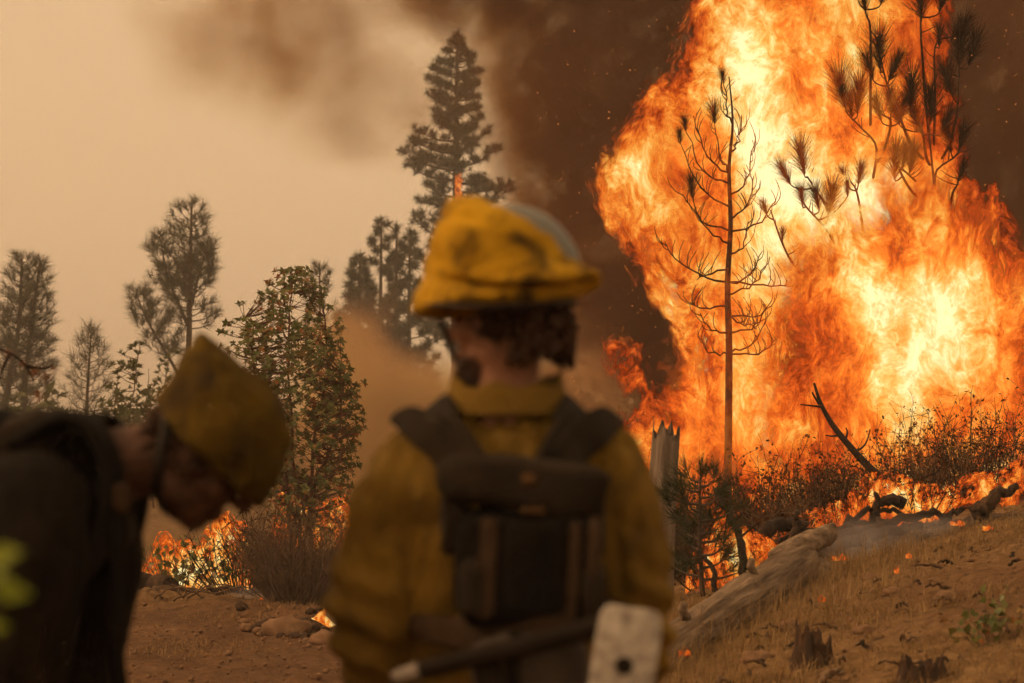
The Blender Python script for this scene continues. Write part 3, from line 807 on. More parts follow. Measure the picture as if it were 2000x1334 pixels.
brush('dry_bush', 'thin bare twigs beside the dense grey-brown bush', 645, 17.6, .85, .5, 80, 60, (M_TWIG, M_LEAF_SCORCH), leaf=.018, seed=81, tr=.004, fork=3)
brush('leafy_shrub', 'low shrub with broad green leaves over the ground fire', 350, 18.9, .62, 1.1, 34, 110, (M_TWIG, M_LEAF), leaf=.085, seed=82, tmpl=leaf_template(.36), tr=.006)
brush('leafy_shrub', 'bent dark twigs with scattered leaves in the ground fire', 458, 18.7, .85, .8, 34, 170, (M_CHAR, M_LEAF), leaf=.05, seed=83, lean=-.2, tr=.008)
brush('leafy_shrub', 'dark stems under the red-barked tree', 525, 19.0, 1.1, .8, 44, 320, (M_CHAR, M_LEAF_SCORCH), leaf=.045, seed=84, tr=.009)
brush('leafy_shrub', 'small shrub with reddish leaves by the red-barked tree', 690, 22.5, 1.1, .7, 40, 500, (M_TWIG, M_LEAF_SCORCH), leaf=.035, seed=85, tr=.005)
brush('leafy_shrub', 'slender arching twigs behind the standing firefighter', 1140, 19.5, 1.25, .9, 16, 240, (M_TWIG, M_LEAF_SCORCH), leaf=.04, seed=86, lean=.2, tr=.006)
brush('weed', 'green weed with a few leaves on the dry bank', 1940, 9.6, .22, .35, 16, 90, (M_TWIG, M_LEAF), leaf=.05, seed=87, tmpl=leaf_template(.36), tr=.003, cat='weed')

# young pine with drooping needles, between the track and the fire
pine('young_pine', 'dark green young pine beside the fallen log', on_ground(1372, 13.8),
     [leader([(1372, 1165, 0), (1366, 1040, 0), (1368, 930, 0)], 13.8, .1, prof_of([(0, .3), (.6, .26), (1, .08)]), n=24, r0=.02, r1=.008)],
     needle=.16, tmpl=tuft_template(40, .012, .1, 1.1, .5, seed=3), tufts=3, up=.35, seed=21, twig=.2, lift=-.1)

# ------------------------------------------------------------------ the burning pines inside the blaze
TUFT_NEAR = [tuft_template(340, .0085, .15, .9, .95, seed=s_) for s_ in (31, 32, 33)]
def needle_tuft(parent, p, d, size, i, mat=M_NEEDLE_SCORCH):
    mb = MB(); tv, tt = TUFT_NEAR[i % 3]; scatter(mb, tv, tt, np.array([p]), np.array([d]), size)
    return mb.build('needle_tuft', mat, parent, smooth_shade=False, origin=p)

YB = 19.3
bb = on_ground(1420, YB)
burnt = thing('burnt_pine', bb, 'slender burnt pine with bare upcurved branches against the flames', 'tree')
tp = curve([bb - [0, 0, .05], P(1424, 700, YB), P(1421, 560, YB), P(1427, 440, YB), P(1424, 330, YB), P(1431, 240, YB), P(1424, 150, YB)], 30)
MB().tube(tp, np.linspace(.040, .006, 30), 8).build('trunk', M_BURNT, burnt)
rb = np.random.default_rng(22)
def trunk_at(v): return tp[int(np.argmin(np.abs(tp[:, 2] - P(0, v, YB)[2])))]
br_specs = [(470, -75, -85, 1), (445, -95, -70, 1), (400, -100, -120, 1), (345, -70, -110, 1), (330, -30, -90, 1), (290, 20, -70, 1), (250, -25, -65, 1), (440, 50, -90, 1), (455, 90, -60, 0), (500, 40, -70, 0),
            (548, -122, -80, 0), (540, 60, -55, 0), (575, 75, -70, 0), (600, -70, -10, 0), (610, 80, -30, 0), (640, -60, -35, 0), (655, 65, -45, 0), (715, -60, -35, 0), (712, 70, -60, 0), (680, 95, -30, 0), (560, 140, 10, 0), (380, 55, -110, 1), (360, -85, -100, 1), (520, -60, 20, 0), (625, 60, 20, 0)]
for i, (v0, du, dv, tuft) in enumerate(br_specs):
    a = trunk_at(v0); s = YB / F_PX; dy = rb.uniform(-.35, .25)
    e = a + np.array([du * s, dy, -dv * s]); mid = a + np.array([du * .62 * s, dy * .6, -dv * .28 * s - (.03 if dv > -60 else 0)])
    c = curve([a, mid, e], 9); c[1:-1] += rb.normal(size=(7, 3)) * .012; mb = MB().tube(c, np.linspace(.0115, .004, 9), 5, cap=False)
    for k in range(int(rb.integers(5, 13))):
        t = rb.uniform(.25, 1) * 8; j = min(int(t), 7); q = c[j] + (c[j + 1] - c[j]) * (t - j)
        ln = rb.uniform(.08, .24); f = q + np.array([rb.normal() * .07, rb.normal() * .07, ln])
        w = curve([q, (q + f) / 2 + np.array([np.sign(du) * .03, 0, -.02]), f], 4); mb.tube(w, [.0048, .004, .0035, .0025], 4, cap=False)
    br = mb.build('branch', M_BURNT, burnt)
    if tuft and i % 2 == 0: needle_tuft(br, e, np.array([.1 * np.sign(du), 0, 1.0]), .17 * rb.uniform(.6, 1.1), i)

def burning_pine(name, label, u, Y, top, stems, seed):
    r = np.random.default_rng(seed); b_ = on_ground(u, Y)
    root = thing(name, b_, label, 'tree'); tk = curve([b_ - [0, 0, .05], P(u + 8, 700, Y), P(top[0], top[1], Y)], 24)
    MB().tube(tk, np.linspace(.07, .015, 24), 8).build('trunk', M_BURNT, root)
    for i, (pts, tufts) in enumerate(stems):
        dy = r.uniform(-.8, -.35); w = [P(a, b2, Y + dy) for a, b2 in pts]
        tz = w[0][2] - .35; j = int(np.argmin(np.abs(tk[:, 2] - tz))); a = tk[j]
        c = curve([a, a * .4 + w[0] * .6 + np.array([0, 0, -.12])] + w, 16)
        mb = MB().tube(c, np.linspace(.018, .007, 16), 5, cap=False)
        for k in range(4):
            q = c[r.integers(8, 15)]; f = q + np.array([r.normal() * .1, r.normal() * .08, .1]); mb.tube(curve([q, (q + f) / 2 - [0, 0, .02], f], 4), [.006, .005, .004, .003], 4, cap=False)
        for (tu, tv_, size, lean) in tufts:      # a twig joins every tuft to its limb
            tb = P(tu, tv_, Y + dy); j2 = 5 + int(np.argmin(np.linalg.norm(c[5:] - tb, axis=1) + .8 * np.maximum(c[5:, 2] - tb[2] + .05, 0))); q = c[j2]
            mb.tube(curve([q, (q + tb) / 2 - [0, 0, .12 * np.linalg.norm(tb - q)], tb, tb + [lean * .05, 0, .10]], 8), np.linspace(.010, .005, 8), 5, cap=False)
        br = mb.build('branch', M_BURNT, root)
        for (tu, tv_, size, lean) in tufts:
            p = P(tu, tv_, Y + dy); d = np.array([lean, r.uniform(-.3, .2), 1.0])
            q = w[-1]; MB
            needle_tuft(br, p, d, .82 * size / F_PX * Y, int(r.integers(3)))
    return root
burning_pine('burning_pine', 'pine with upright dark needle tufts swallowed by flames', 1846, 19.9, (1822, 330), [
    ([(1824, 358), (1815, 256), (1820, 210)], [(1818, 240, 78, 0), (1800, 262, 60, -.3), (1838, 262, 55, .4)]),
    ([(1751, 209), (1733, 165), (1719, 111)], [(1720, 140, 76, -.05), (1735, 160, 60, .4), (1706, 158, 55, -.3)]),
    ([(1826, 175), (1827, 88), (1858, 71)], [(1858, 78, 55, .7), (1835, 92, 45, 0)]),
    ([(1868, 229), (1873, 162), (1874, 101)], [(1874, 130, 85, .1), (1862, 190, 70, -.3), (1892, 130, 70, .3)]),
    ([(1827, 337), (1864, 307), (1874, 290)], [(1872, 300, 55, .2), (1858, 300, 50, -.2)]),
    ([(1756, 327), (1790, 355), (1750, 320)], [(1748, 352, 70, -.05), (1776, 340, 60, .2), (1762, 330, 50, .2)]),
    ([(1800, 250), (1780, 225), (1776, 190)], [(1778, 215, 75, 0), (1757, 245, 55, -.2)]),
    ([(1860, 380), (1870, 360), (1872, 345)], [(1871, 358, 45, .3)]),
    ([(1800, 90), (1798, 40), (1800, 10)], [(1800, 40, 70, -.1), (1835, 25, 80, .2)])], 61)
burning_pine('burning_pine', 'pine with brown needle tufts in the yellow heart of the blaze', 1690, 20.0, (1700, 330), [
    ([(1711, 285), (1682, 250), (1662, 229)], [(1652, 215, 78, -.25), (1675, 225, 74, .05), (1664, 232, 50, -.1)]),
    ([(1601, 381), (1581, 351), (1566, 330)], [(1572, 345, 68, -.15), (1545, 362, 50, -.5)]),
    ([(1680, 408), (1672, 371), (1662, 355)], [(1658, 366, 40, -.4), (1676, 362, 45, .2)]),
    ([(1615, 449), (1578, 408), (1568, 392)], [(1568, 405, 42, -.1), (1618, 425, 66, .1), (1600, 412, 50, -.2), (1655, 385, 24, 0)]),
    ([(1706, 640), (1690, 590), (1688, 570)], [(1690, 584, 42, 0), (1719, 582, 40, .1), (1650, 605, 34, -.1), (1740, 605, 30, .2)]),
    ([(1740, 240), (1725, 225), (1716, 215)], [(1722, 238, 52, -.3), (1756, 238, 56, .3), (1740, 225, 50, 0)]),
    ([(1560, 530), (1530, 480), (1505, 410)], [(1498, 420, 30, -.3), (1528, 470, 24, 0)]),
    ([(1700, 60), (1692, 30), (1690, 5)], [(1690, 25, 40, -.1), (1720, 10, 60, .2)])], 62)

# ------------------------------------------------------------------ wisps of flame in front of the burning trees
flame_sheet('flame_veil', fire, [(1250, 960), (1300, 560), (1420, 480), (1560, 520), (1700, 440), (1900, 420), (2050, 560), (2080, 960)], 18.45, .12, [], .30, fm_veil, res=.07, lump=.35, origin=(P(1600, 0, 18.45)[0], 18.45, .9))
flame_sheet('flame_veil', fire, [(1300, 330), (1400, 60), (1560, -60), (1720, 120), (1900, 330), (1700, 470), (1450, 500)], 18.9, .12, [], .28, fm_veil, res=.08, lump=.35, origin=(P(1600, 0, 18.9)[0], 18.9, .9))

fm_front = fire_material('flame_front', seed=5.3, soft=.55)
flame_sheet('flame_front', fire, [(1470, 940), (1490, 680), (1520, 560), (1556, 470), (1580, 440), (1612, 462), (1640, 400), (1668, 420), (1700, 425), (1716, 300), (1735, 352), (1762, 380), (1800, 345), (1826, 362), (1850, 330), (1880, 372), (1905, 400), (1935, 440), (2040, 560), (2060, 940)], 18.75, .15, BLAZE_HEAT, .46, fm_front, res=.05, lump=.3, margin=.3, origin=(P(1700, 0, 18.75)[0], 18.75, .9))
# ------------------------------------------------------------------ wood, stones, ground fires, grass
M_LOG = pbr('weathered_log', [(0, (.050, .034, .022)), (.4, (.15, .105, .068)), (1, (.31, .23, .16))], scale=16, stretch=(1, 1, 1), bump=.7, bump_scale=30, bump_dist=.02)
M_SNAG = pbr('grey_snag', [(0, (.07, .05, .038)), (.5, (.17, .13, .10)), (1, (.30, .24, .19))], scale=9, stretch=(1.6, 1.6, .18), bump=.9, bump_scale=26, bump_dist=.02)
M_ROT = pbr('rotten_wood', [(0, (.018, .011, .007)), (.55, (.05, .028, .015)), (1, (.14, .075, .035))], scale=14, stretch=(1.5, 1.5, .35), bump=.9, bump_scale=45, bump_dist=.02)
M_STONE = pbr('dusty_stone', [(0, (.11, .06, .032)), (.6, (.19, .11, .06)), (1, (.30, .20, .12))], scale=8, bump=.6)
M_BOARD = pbr('split_board', [(0, (.14, .09, .05)), (1, (.30, .21, .13))], scale=10, stretch=(.3, 1, 1), bump=.4)
M_GRASS = pbr('dry_grass', [(0, (.14, .082, .032)), (.5, (.26, .165, .068)), (1, (.42, .29, .135))], scale=3, rough=.8, bump=0, transl=.3)

def stick(name, label, pts, r0, r1, mat, cat='branch', group=None, twigs=0, seed=1, seg=7, wob=.012):
    r = np.random.default_rng(seed); c = curve(pts, 16); c[1:-1] += r.normal(size=(14, 3)) * wob
    rad = np.linspace(r0, r1, 16) * (1 + r.normal(size=16) * .07)
    base = c[int(c[:, 2].argmin())]
    mb = MB().tube(c, rad, seg)
    if not twigs:
        return tag(mb.build(name, mat, origin=base), label, cat, group)
    root = thing(name, base, label, cat, group); mb.build('stem', mat, root)
    for k in range(twigs):
        i = int(r.integers(2, 14)); d = np.cross(c[i + 1] - c[i], r.normal(size=3)); d /= np.linalg.norm(d) + 1e-9
        ln = r.uniform(.08, .28); q = c[i] + d * ln + np.array([0, 0, ln * .5])
        MB().tube(curve([c[i], (c[i] + q) / 2 + r.normal(size=3) * .02, q], 6), np.linspace(rad[i] * .45, .003, 6), 5).build('twig', mat, root)
    return root

def jag_stump(name, label, base, height, rad, mat, seed, jag=.4, lean=(0, 0), cat='stump', flare=.25):
    r = np.random.default_rng(seed); na, nh = 40, 14
    a = np.linspace(0, 2 * np.pi, na, endpoint=False)
    topv = 1 - jag * (.5 + .9 * fbm(np.stack([np.cos(a) * 1.4, np.sin(a) * 1.4, np.full(na, seed * 1.3)], -1), 3)) - jag * (.10 if height > 1 else .35) * (np.arange(na) % 5 == 0) * (height < 1)
    V = []
    for k in range(nh):
        t = k / (nh - 1); rr = rad * (1 + flare * (1 - t) ** 3 - .12 * t) * (1 + .16 * fbm(np.stack([np.cos(a) * 2, np.sin(a) * 2, np.full(na, t * 1.2 + seed)], -1), 3) + .05 * np.sin(a * 9 + seed))
        z = t * height * topv
        V.append(np.stack([base[0] + rr * np.cos(a) + lean[0] * z, base[1] + rr * np.sin(a) + lean[1] * z, base[2] - .06 + z], -1))
    # hollow, splintered inside
    for t, f in ((.72, .75), (.45, .4)):
        rr = rad * f; z = t * height * (topv * .8)
        V.append(np.stack([base[0] + rr * np.cos(a) + lean[0] * z, base[1] + rr * np.sin(a) + lean[1] * z, base[2] - .06 + z], -1))
    V = np.vstack(V); n = nh + 2
    i = np.arange(n - 1)[:, None] * na; j = np.arange(na)[None]; k = (j + 1) % na
    q = np.stack([i + j, i + k, i + na + k, i + na + j], -1).reshape(-1, 4)
    c = len(V); V = np.vstack([V, [base[0], base[1], base[2] + .2 * height]])
    t = np.stack([(n - 1) * na + np.arange(na), (n - 1) * na + (np.arange(na) + 1) % na, np.full(na, c)], -1)
    o = MB().add(V, t, q).build(name, mat, origin=base)
    return tag(o, label, cat)

def boulder(name, label, c, r, seed, mat, cat='rock', group=None, sub=14):
    mb = MB(); ellipsoid(mb, c, r, sub + 6, sub, lump=.45, seed=seed * 3.7)
    v = mb.v[0]; v += (np.asarray(r).mean() * .10) * fbm(v * (5 / np.asarray(r).mean()) + seed, 3)[:, None] * (v - c) / (np.linalg.norm(v - c, axis=1)[:, None] + 1e-9)
    return tag(mb.build(name, mat, origin=np.asarray(c) - [0, 0, r[2] * .6]), label, cat, group)

def gp_(u, Y, up=0.0):
    p = on_ground(u, Y); p[2] += up; return p

# broken grey snag
jag_stump('broken_snag', 'weathered grey snag with a splintered top in front of the blaze', gp_(1280, 15.0), 1.5, .115, M_SNAG, 3, jag=.16, lean=(.06, 0), flare=.15)
# the big fallen log
A, Bq = gp_(1200, 10.6, .02), gp_(1565, 14.3, .09)
lg = thing('fallen_log', gp_(1400, 12.4), 'thick weathered log lying up the dry bank, broken at its upper end', 'log')
Ln = float(np.linalg.norm(Bq - A)); n_, m_ = 44, 70
c = np.stack([np.linspace(0, Ln, m_), np.zeros(m_), .03 * np.sin(np.linspace(0, 3, m_))], -1)
rad = np.linspace(.125, .178, m_) * (1 + .03 * np.sin(np.linspace(0, 11, m_)))
v, q, t = tube_arrays(c, rad, n_)
cc_ = np.repeat(c, n_, 0); b_ = v[:-2]; rel = (b_ - cc_) / rad.repeat(n_)[:, None]
grain = fbm(np.stack([b_[:, 0] * .9, b_[:, 1] * 16, b_[:, 2] * 16], -1), 3); crack = np.abs(fbm(np.stack([b_[:, 0] * .7 + 4, b_[:, 1] * 9, b_[:, 2] * 9], -1), 2))
v[:-2] = b_ + rel * (.022 * fbm(b_ * np.array([1.6, 3, 3]), 3) + .016 * grain - .026 * np.maximum(.10 - crack, 0) / .10 - .016 * smooth(.28, .36, fbm(b_ * np.array([2.0, 6, 6]) + 20, 3)))[:, None]
M_LOG_AX = pbr('weathered_log_grain', [(0, (.040, .026, .017)), (.38, (.14, .098, .064)), (.7, (.20, .145, .096)), (1, (.34, .25, .175))], scale=18, stretch=(.09, 1, 1), bump=1.0, bump_scale=34, bump_dist=.03)
lt = MB().add(v, t, q).build('trunk', M_LOG_AX, lg, origin=A)
lt.rotation_euler = Vector(Bq - A).to_track_quat('X', 'Z').to_euler(); lt.location = Vector(A) - _wloc(lg)
lt.data.transform(Matrix.Translation(Vector(A)))
e = Bq
for k, (off, rr, ln) in enumerate((((.05, .1, .07), .085, .42), ((.06, -.06, -.07), .13, .34))):
    p0 = e + np.array([-.25, -.22, 0]) + np.array(off); p1 = p0 + np.array([.42, .34, .16 if k == 0 else .02]) * ln / .38
    cc = curve([p0, (p0 + p1) / 2, p1], 10); v, q, t = tube_arrays(cc, rr * np.array([.9, 1, 1.05, 1.08, 1.1, 1.05, 1.02, 1, .93, .7]), 16)
    v += .05 * rr / .1 * fbm(v * 7 + k * 9, 3)[:, None] * np.array([1, 1, 1.0]); MB().add(v, t, q).build('broken_end', M_LOG, lg)
for k, (s_, dz) in enumerate(((.35, .10), (.72, .12))):
    p = A * (1 - s_) + Bq * s_ + np.array([-.05, -.12, .14]); MB().tube(curve([p, p + np.array([-.03, -.06, dz * .6]), p + np.array([-.02, -.08, dz])], 5), [.035, .03, .028, .024, .018], 8).build('branch_stub', M_LOG, lg)

# leaning dead pole and sticks
pole = [P(1745, 955, 16.9), P(1690, 905, 16.95), P(1632, 838, 17.0), P(1604, 790, 17.0), P(1590, 748, 17.0)]
lp_ = thing('leaning_pole', pole[0], 'dead pole leaning over the brush, forked at its tip', 'branch')
MB().tube(curve(pole, 18), np.linspace(.040, .010, 18), 8).build('stem', M_CHAR, lp_)
for a_, b_, c_ in (((1608, 795), (1590, 793), (1563, 790)), ((1600, 790), (1588, 770), (1587, 765)), ((1650, 862), (1655, 845), (1652, 835)), ((1668, 885), (1690, 868), (1700, 838)), ((1640, 850), (1625, 852), (1612, 850))):
    MB().tube(curve([P(*x, 16.98) for x in (a_, b_, c_)], 7), np.linspace(.012, .005, 7), 5).build('twig', M_CHAR, lp_)
stick('charred_branch', 'bare crooked sapling stem standing before the log', [gp_(1462, 14.5, -.03), P(1448, 1062, 14.6), P(1428, 1015, 14.7), P(1398, 955, 14.8)], .034, .022, M_CHAR, twigs=2, seed=2)
stick('charred_branch', 'thin bent stem by the dark young pine', [gp_(1400, 13.4, -.03), P(1392, 1120, 13.4), P(1365, 1075, 13.5)], .026, .012, M_CHAR, twigs=3, seed=3)
stick('charred_branch', 'thick curved limb burning behind the log', [gp_(1440, 15.6, .04), P(1490, 1040, 15.7), P(1530, 1022, 15.8), P(1575, 1032, 15.8)], .062, .05, M_CHAR, seed=4)
stick('charred_branch', 'short upright stick standing by the broken log end', [gp_(1548, 14.7, .0), P(1552, 1035, 14.8), P(1560, 1000, 14.8)], .03, .022, M_ROT, seed=5)
pile = [((1575, 15.6), (1700, 15.5), (1800, 15.5), (1850, 15.6), .05, .10), ((1610, 15.3), (1680, 15.3), (1740, 15.4), (1800, 15.5), .06, .04), ((1480, 15.9), (1540, 15.8), (1620, 15.8), (1700, 15.8), .045, .14),
        ((1620, 15.7), (1660, 15.8), (1720, 15.9), (1790, 16.1), .03, .20), ((1690, 15.2), (1720, 15.5), (1730, 15.8), (1740, 16.0), .03, .10), ((1585, 15.4), (1640, 15.6), (1690, 16.0), (1720, 16.2), .035, .12)]
for i, (a_, b_, c_, d_, r_, up) in enumerate(pile):
    stick('charred_branch', 'blackened limb in the heap of burning branches', [gp_(*a_, r_ + up * .3), gp_(*b_, r_ + up), gp_(*c_, r_ + up), gp_(*d_, r_ + up * .4)], r_, r_ * .5, M_CHAR, group='heap of burning branches', seed=10 + i, wob=.02)
stick('wood_chunk', 'charred forked chunk propped up in the flames', [gp_(1702, 15.9, .02), P(1712, 990, 15.9), P(1735, 975, 15.9), P(1768, 985, 15.9)], .03, .05, M_CHAR, cat='wood', seed=20)
stick('wood_chunk', 'upright charred stub beside the forked chunk', [gp_(1712, 15.8, -.02), P(1713, 1000, 15.8), P(1712, 962, 15.8)], .028, .022, M_CHAR, cat='wood', seed=21)
stick('wood_chunk', 'small smouldering stick on the ash', [gp_(1838, 15.6, .05), gp_(1860, 15.6, .09), gp_(1880, 15.6, .12)], .022, .022, M_CHAR, cat='wood', seed=22)
stick('charred_branch', 'smoking limb sticking up at the top of the bank', [gp_(1905, 15.4, .06), P(1940, 975, 15.4), P(1988, 948, 15.5)], .085, .028, M_ROT, seed=23)
jag_stump('charred_stump', 'small black rotten stump on the dry bank', gp_(1588, 10.2), .34, .10, M_ROT, 5, jag=.55, flare=.4)
stick('wood_chunk', 'brown splinter of wood beside the black rotten stump', [gp_(1600, 9.5, .02), gp_(1622, 9.5, .05), gp_(1640, 9.55, .04)], .02, .012, M_BOARD, cat='wood', seed=24)
jag_stump('charred_stump', 'low dark stump in the dirt below the green weed', gp_(1800, 8.9), .22, .11, M_ROT, 6, jag=.5, flare=.6)
boulder('dirt_clod', 'round dark clod of earth below the black rotten stump', gp_(1392, 9.6, .03), (.12, .10, .07), 4, M_ROT, 'clod')
for i, (u, Y, r_) in enumerate(((1545, 11.9, .06), (1690, 11.0, .05), (1745, 12.4, .05), (1480, 10.9, .07), (1850, 11.6, .05), (1700, 13.4, .05), (1640, 12.6, .045))):
    boulder('stone', 'dusty brown stone half sunk in the dry grass bank', gp_(u, Y, r_ * .2), (r_ * 1.4, r_, r_ * .7), 10 + i, M_STONE, 'stone', 'stones on the dry bank')
for i, (u, Y, r_, lab) in enumerate(((560, 15.0, .14, 'large broken dirt clod pushed up beside the track'), (525, 15.3, .09, 'low dirt clod next to the largest clod'), (595, 15.2, .11, 'dark root clod against the dense bush'), (637, 14.2, .10, 'pale rounded rock by the small boards'))):
    boulder('rock' if i == 3 else 'dirt_clod', lab, gp_(u, Y, r_ * .25), (r_ * 1.3, r_, r_ * .75), 30 + i, M_STONE if i in (0, 3) else M_ROT, 'rock' if i == 3 else 'clod')
rr_ = np.random.default_rng(9)
for i in range(46):
    u = rr_.uniform(470, 680); Y = 15.4 + rr_.normal() * .45 - .003 * (u - 480); r_ = rr_.uniform(.015, .05)
    boulder('clod', 'small crumbled clod in the loose berm beside the track', gp_(u, Y, r_ * .3), (r_ * 1.2, r_, r_ * .8), 50 + i, M_STONE if i % 2 else M_ROT, 'clod', 'crumbled clods along the berm', sub=5)
stick('wood_board', 'short split board lying by the small flame', [gp_(632, 15.4, .10), gp_(655, 15.0, .08), gp_(680, 14.8, .06)], .022, .022, M_BOARD, cat='board', seed=25, wob=.003, seg=4)
stick('wood_board', 'second split board crossing behind the first', [gp_(650, 15.2, .10), gp_(668, 15.4, .13), gp_(690, 15.6, .16)], .024, .024, M_BOARD, cat='board', seed=26, wob=.003, seg=4)
stick('cut_log', 'dark cut log end in the ground fire', [gp_(240, 18.6, .12), gp_(290, 18.4, .12), gp_(335, 18.2, .10)], .10, .095, M_ROT, cat='log', seed=27, seg=12)
stick('fallen_pole', 'long pale pole lying before the ground fire', [gp_(300, 17.7, .06), gp_(380, 17.9, .08), gp_(470, 18.2, .12)], .028, .018, M_TWIG, cat='branch', seed=28)
for i in range(10):
    u = rr_.uniform(290, 480); Y = rr_.uniform(16.9, 17.7); p = gp_(u, Y, .02); d = np.array([rr_.normal() * .3, rr_.normal() * .1, .06])
    stick('dead_twig', 'dead twig in the tangle of debris before the ground fire', [p, p + d * .5 + [0, 0, .05], p + d], .010, .004, M_TWIG, group='twig debris before the ground fire', seed=60 + i, wob=.006, seg=5)

for i in range(60):
    u = rr_.uniform(1330, 2000); Y = rr_.uniform(8.6, 14.6); p_ = gp_(u, Y, .015); an = rr_.uniform(0, 6.28); ln = rr_.uniform(.05, .22)
    stick('dead_twig', 'broken twig lying in the dry grass of the bank', [p_, p_ + [math.cos(an) * ln * .5, math.sin(an) * ln * .5, .03], gp_(u, Y, .02) + [math.cos(an) * ln, math.sin(an) * ln, .01]], rr_.uniform(.005, .014), .004, (M_CHAR, M_TWIG, M_ROT)[i % 3], group='twigs on the dry bank', seed=200 + i, wob=.005, seg=5)
# smaller fires
def small_fire(name, label, outline, Y, thick, heat, mat, blobs=(), res=.02, cat='fire', group=None, R=.25, lump=.06, margin=.08):
    cx = np.mean([o[0] for o in outline]); b_ = on_ground(cx, Y)
    root = thing(name, b_, label, cat, group)
    for side in (-1, 1):
        flame_sheet('flame', root, outline, Y, thick, list(blobs), heat, mat, res=res, margin=margin, R=R, lump=lump, side=side, origin=(b_[0], b_[1], b_[2]), lscale=3.0)
    return root
fm_s = fire_material('flame_small', scale=3.4, zs=.6, soft=.12, seed=1.3, gain=1.25, cut=.10)
fm_t = fire_material('flame_tiny', scale=6.0, zs=.6, soft=.06, seed=2.3, gain=1.2, cut=.10)
small_fire('ground_fire', 'bright ground fire burning beneath the low leafy shrub', [(275, 1180), (290, 1110), (305, 1085), (320, 1050), (345, 1080), (360, 1065), (390, 1075), (420, 1030), (440, 1010), (460, 1040), (475, 1030), (490, 1100), (490, 1175)], 19.6, .25, .48, fm_s,
           [(360, 1125, 40, 30, .4), (440, 1060, 30, 40, .2), (465, 1130, 25, 20, .15)])
small_fire('ground_fire', 'flames licking up behind the red-barked tree stems', [(535, 1090), (545, 990), (562, 955), (580, 965), (600, 990), (640, 985), (670, 975), (690, 1000), (700, 1090)], 24.6, .25, .42, fm_s, [(575, 985, 25, 30, .2)])
small_fire('ground_fire', 'small low flame on the berm by the split boards', [(580, 1235), (592, 1218), (615, 1212), (630, 1198), (650, 1188), (668, 1180), (675, 1205), (640, 1225), (610, 1235)], 15.3, .06, .62, fm_t, res=.012, R=.06, lump=.015, margin=.03)
small_fire('ground_fire', 'fire burning in the hollow behind the fallen log', [(1350, 1210), (1360, 1120), (1375, 1080), (1395, 1050), (1408, 1010), (1425, 1050), (1450, 1045), (1480, 1060), (1510, 1075), (1500, 1110), (1470, 1150), (1410, 1190)], 15.4, .2, .40, fm_s, [(1430, 1075, 35, 35, .15), (1440, 1120, 30, 20, .12)])
small_fire('ground_fire', 'bright flames beneath the heap of burning branches', [(1500, 1090), (1520, 1050), (1560, 1020), (1620, 1000), (1660, 985), (1700, 940), (1740, 935), (1800, 960), (1850, 965), (1900, 940), (1950, 935), (2010, 900), (2060, 940), (2060, 985), (1960, 985), (1860, 1005), (1800, 1045), (1700, 1060), (1600, 1085)], 16.6, .15, .30, fm_s,
           [(1730, 960, 50, 30, .35), (1830, 985, 60, 18, .3), (1960, 960, 50, 30, .3), (1600, 1060, 60, 20, .15)])
for i, (u, v, Y, w, h) in enumerate(((1338, 1276, 10.9, 20, 16), (1605, 1170, 11.8, 8, 8), (1752, 1115, 13.0, 6, 12), (1870, 1022, 15.1, 26, 10), (1930, 1032, 14.6, 20, 8), (1775, 1087, 14.0, 8, 7), (545, 1160, 17.8, 14, 16), (510, 1175, 17.4, 10, 12), (480, 1188, 17.2, 8, 8), (1640, 1090, 14.6, 30, 10))):
    small_fire('flame_lick', 'tiny flame licking through the dry litter', [(u - w * .45, v + h * .3), (u - w * .45, v - h * .1), (u - w * .1, v - h * .25), (u + w * .1, v - h * .5), (u + w * .3, v - h * .2), (u + w * .45, v), (u + w * .4, v + h * .3)], Y, .02, .34, fm_t, res=.008, R=.03, lump=.006, margin=.015, group='tiny flames in the litter')
small_fire('tree_flame', 'narrow flame running up the trunk of the tallest dark pine', [(890, 415), (892, 380), (890, 350), (896, 335), (901, 355), (899, 372), (904, 395), (900, 420)], YP - .5, .2, .42, fm_s, res=.06, R=.3, lump=.05, margin=.1)

# embers in the air
r_e = np.random.default_rng(77); mb = MB(); n = 900
U = r_e.uniform(1000, 2000, n); V = r_e.uniform(0, 820, n); Yv = r_e.uniform(17, 24, n)
tet = np.array([[1, 1, 1], [1, -1, -1], [-1, 1, -1], [-1, -1, 1.0]]); tt = np.array([[0, 1, 2], [0, 3, 1], [0, 2, 3], [1, 3, 2]])
pos = np.array([P(a, b_, y) for a, b_, y in zip(U, V, Yv)])
scatter(mb, tet, tt, pos, r_e.normal(size=(n, 3)), r_e.uniform(.0015, .0045, n))
m, nt = new_mat('ember_glow'); N = NT(nt); em = N.n('ShaderNodeEmission'); em.inputs[0].default_value = (1, .28, .05, 1); em.inputs[1].default_value = 1.2
o = N.n('ShaderNodeOutputMaterial'); N.link(em.outputs[0], o.inputs['Surface']); m.cycles.emission_sampling = 'NONE'
tag(mb.build('ember', m, smooth_shade=False), 'glowing embers drifting in the smoke', 'embers', kind='stuff')

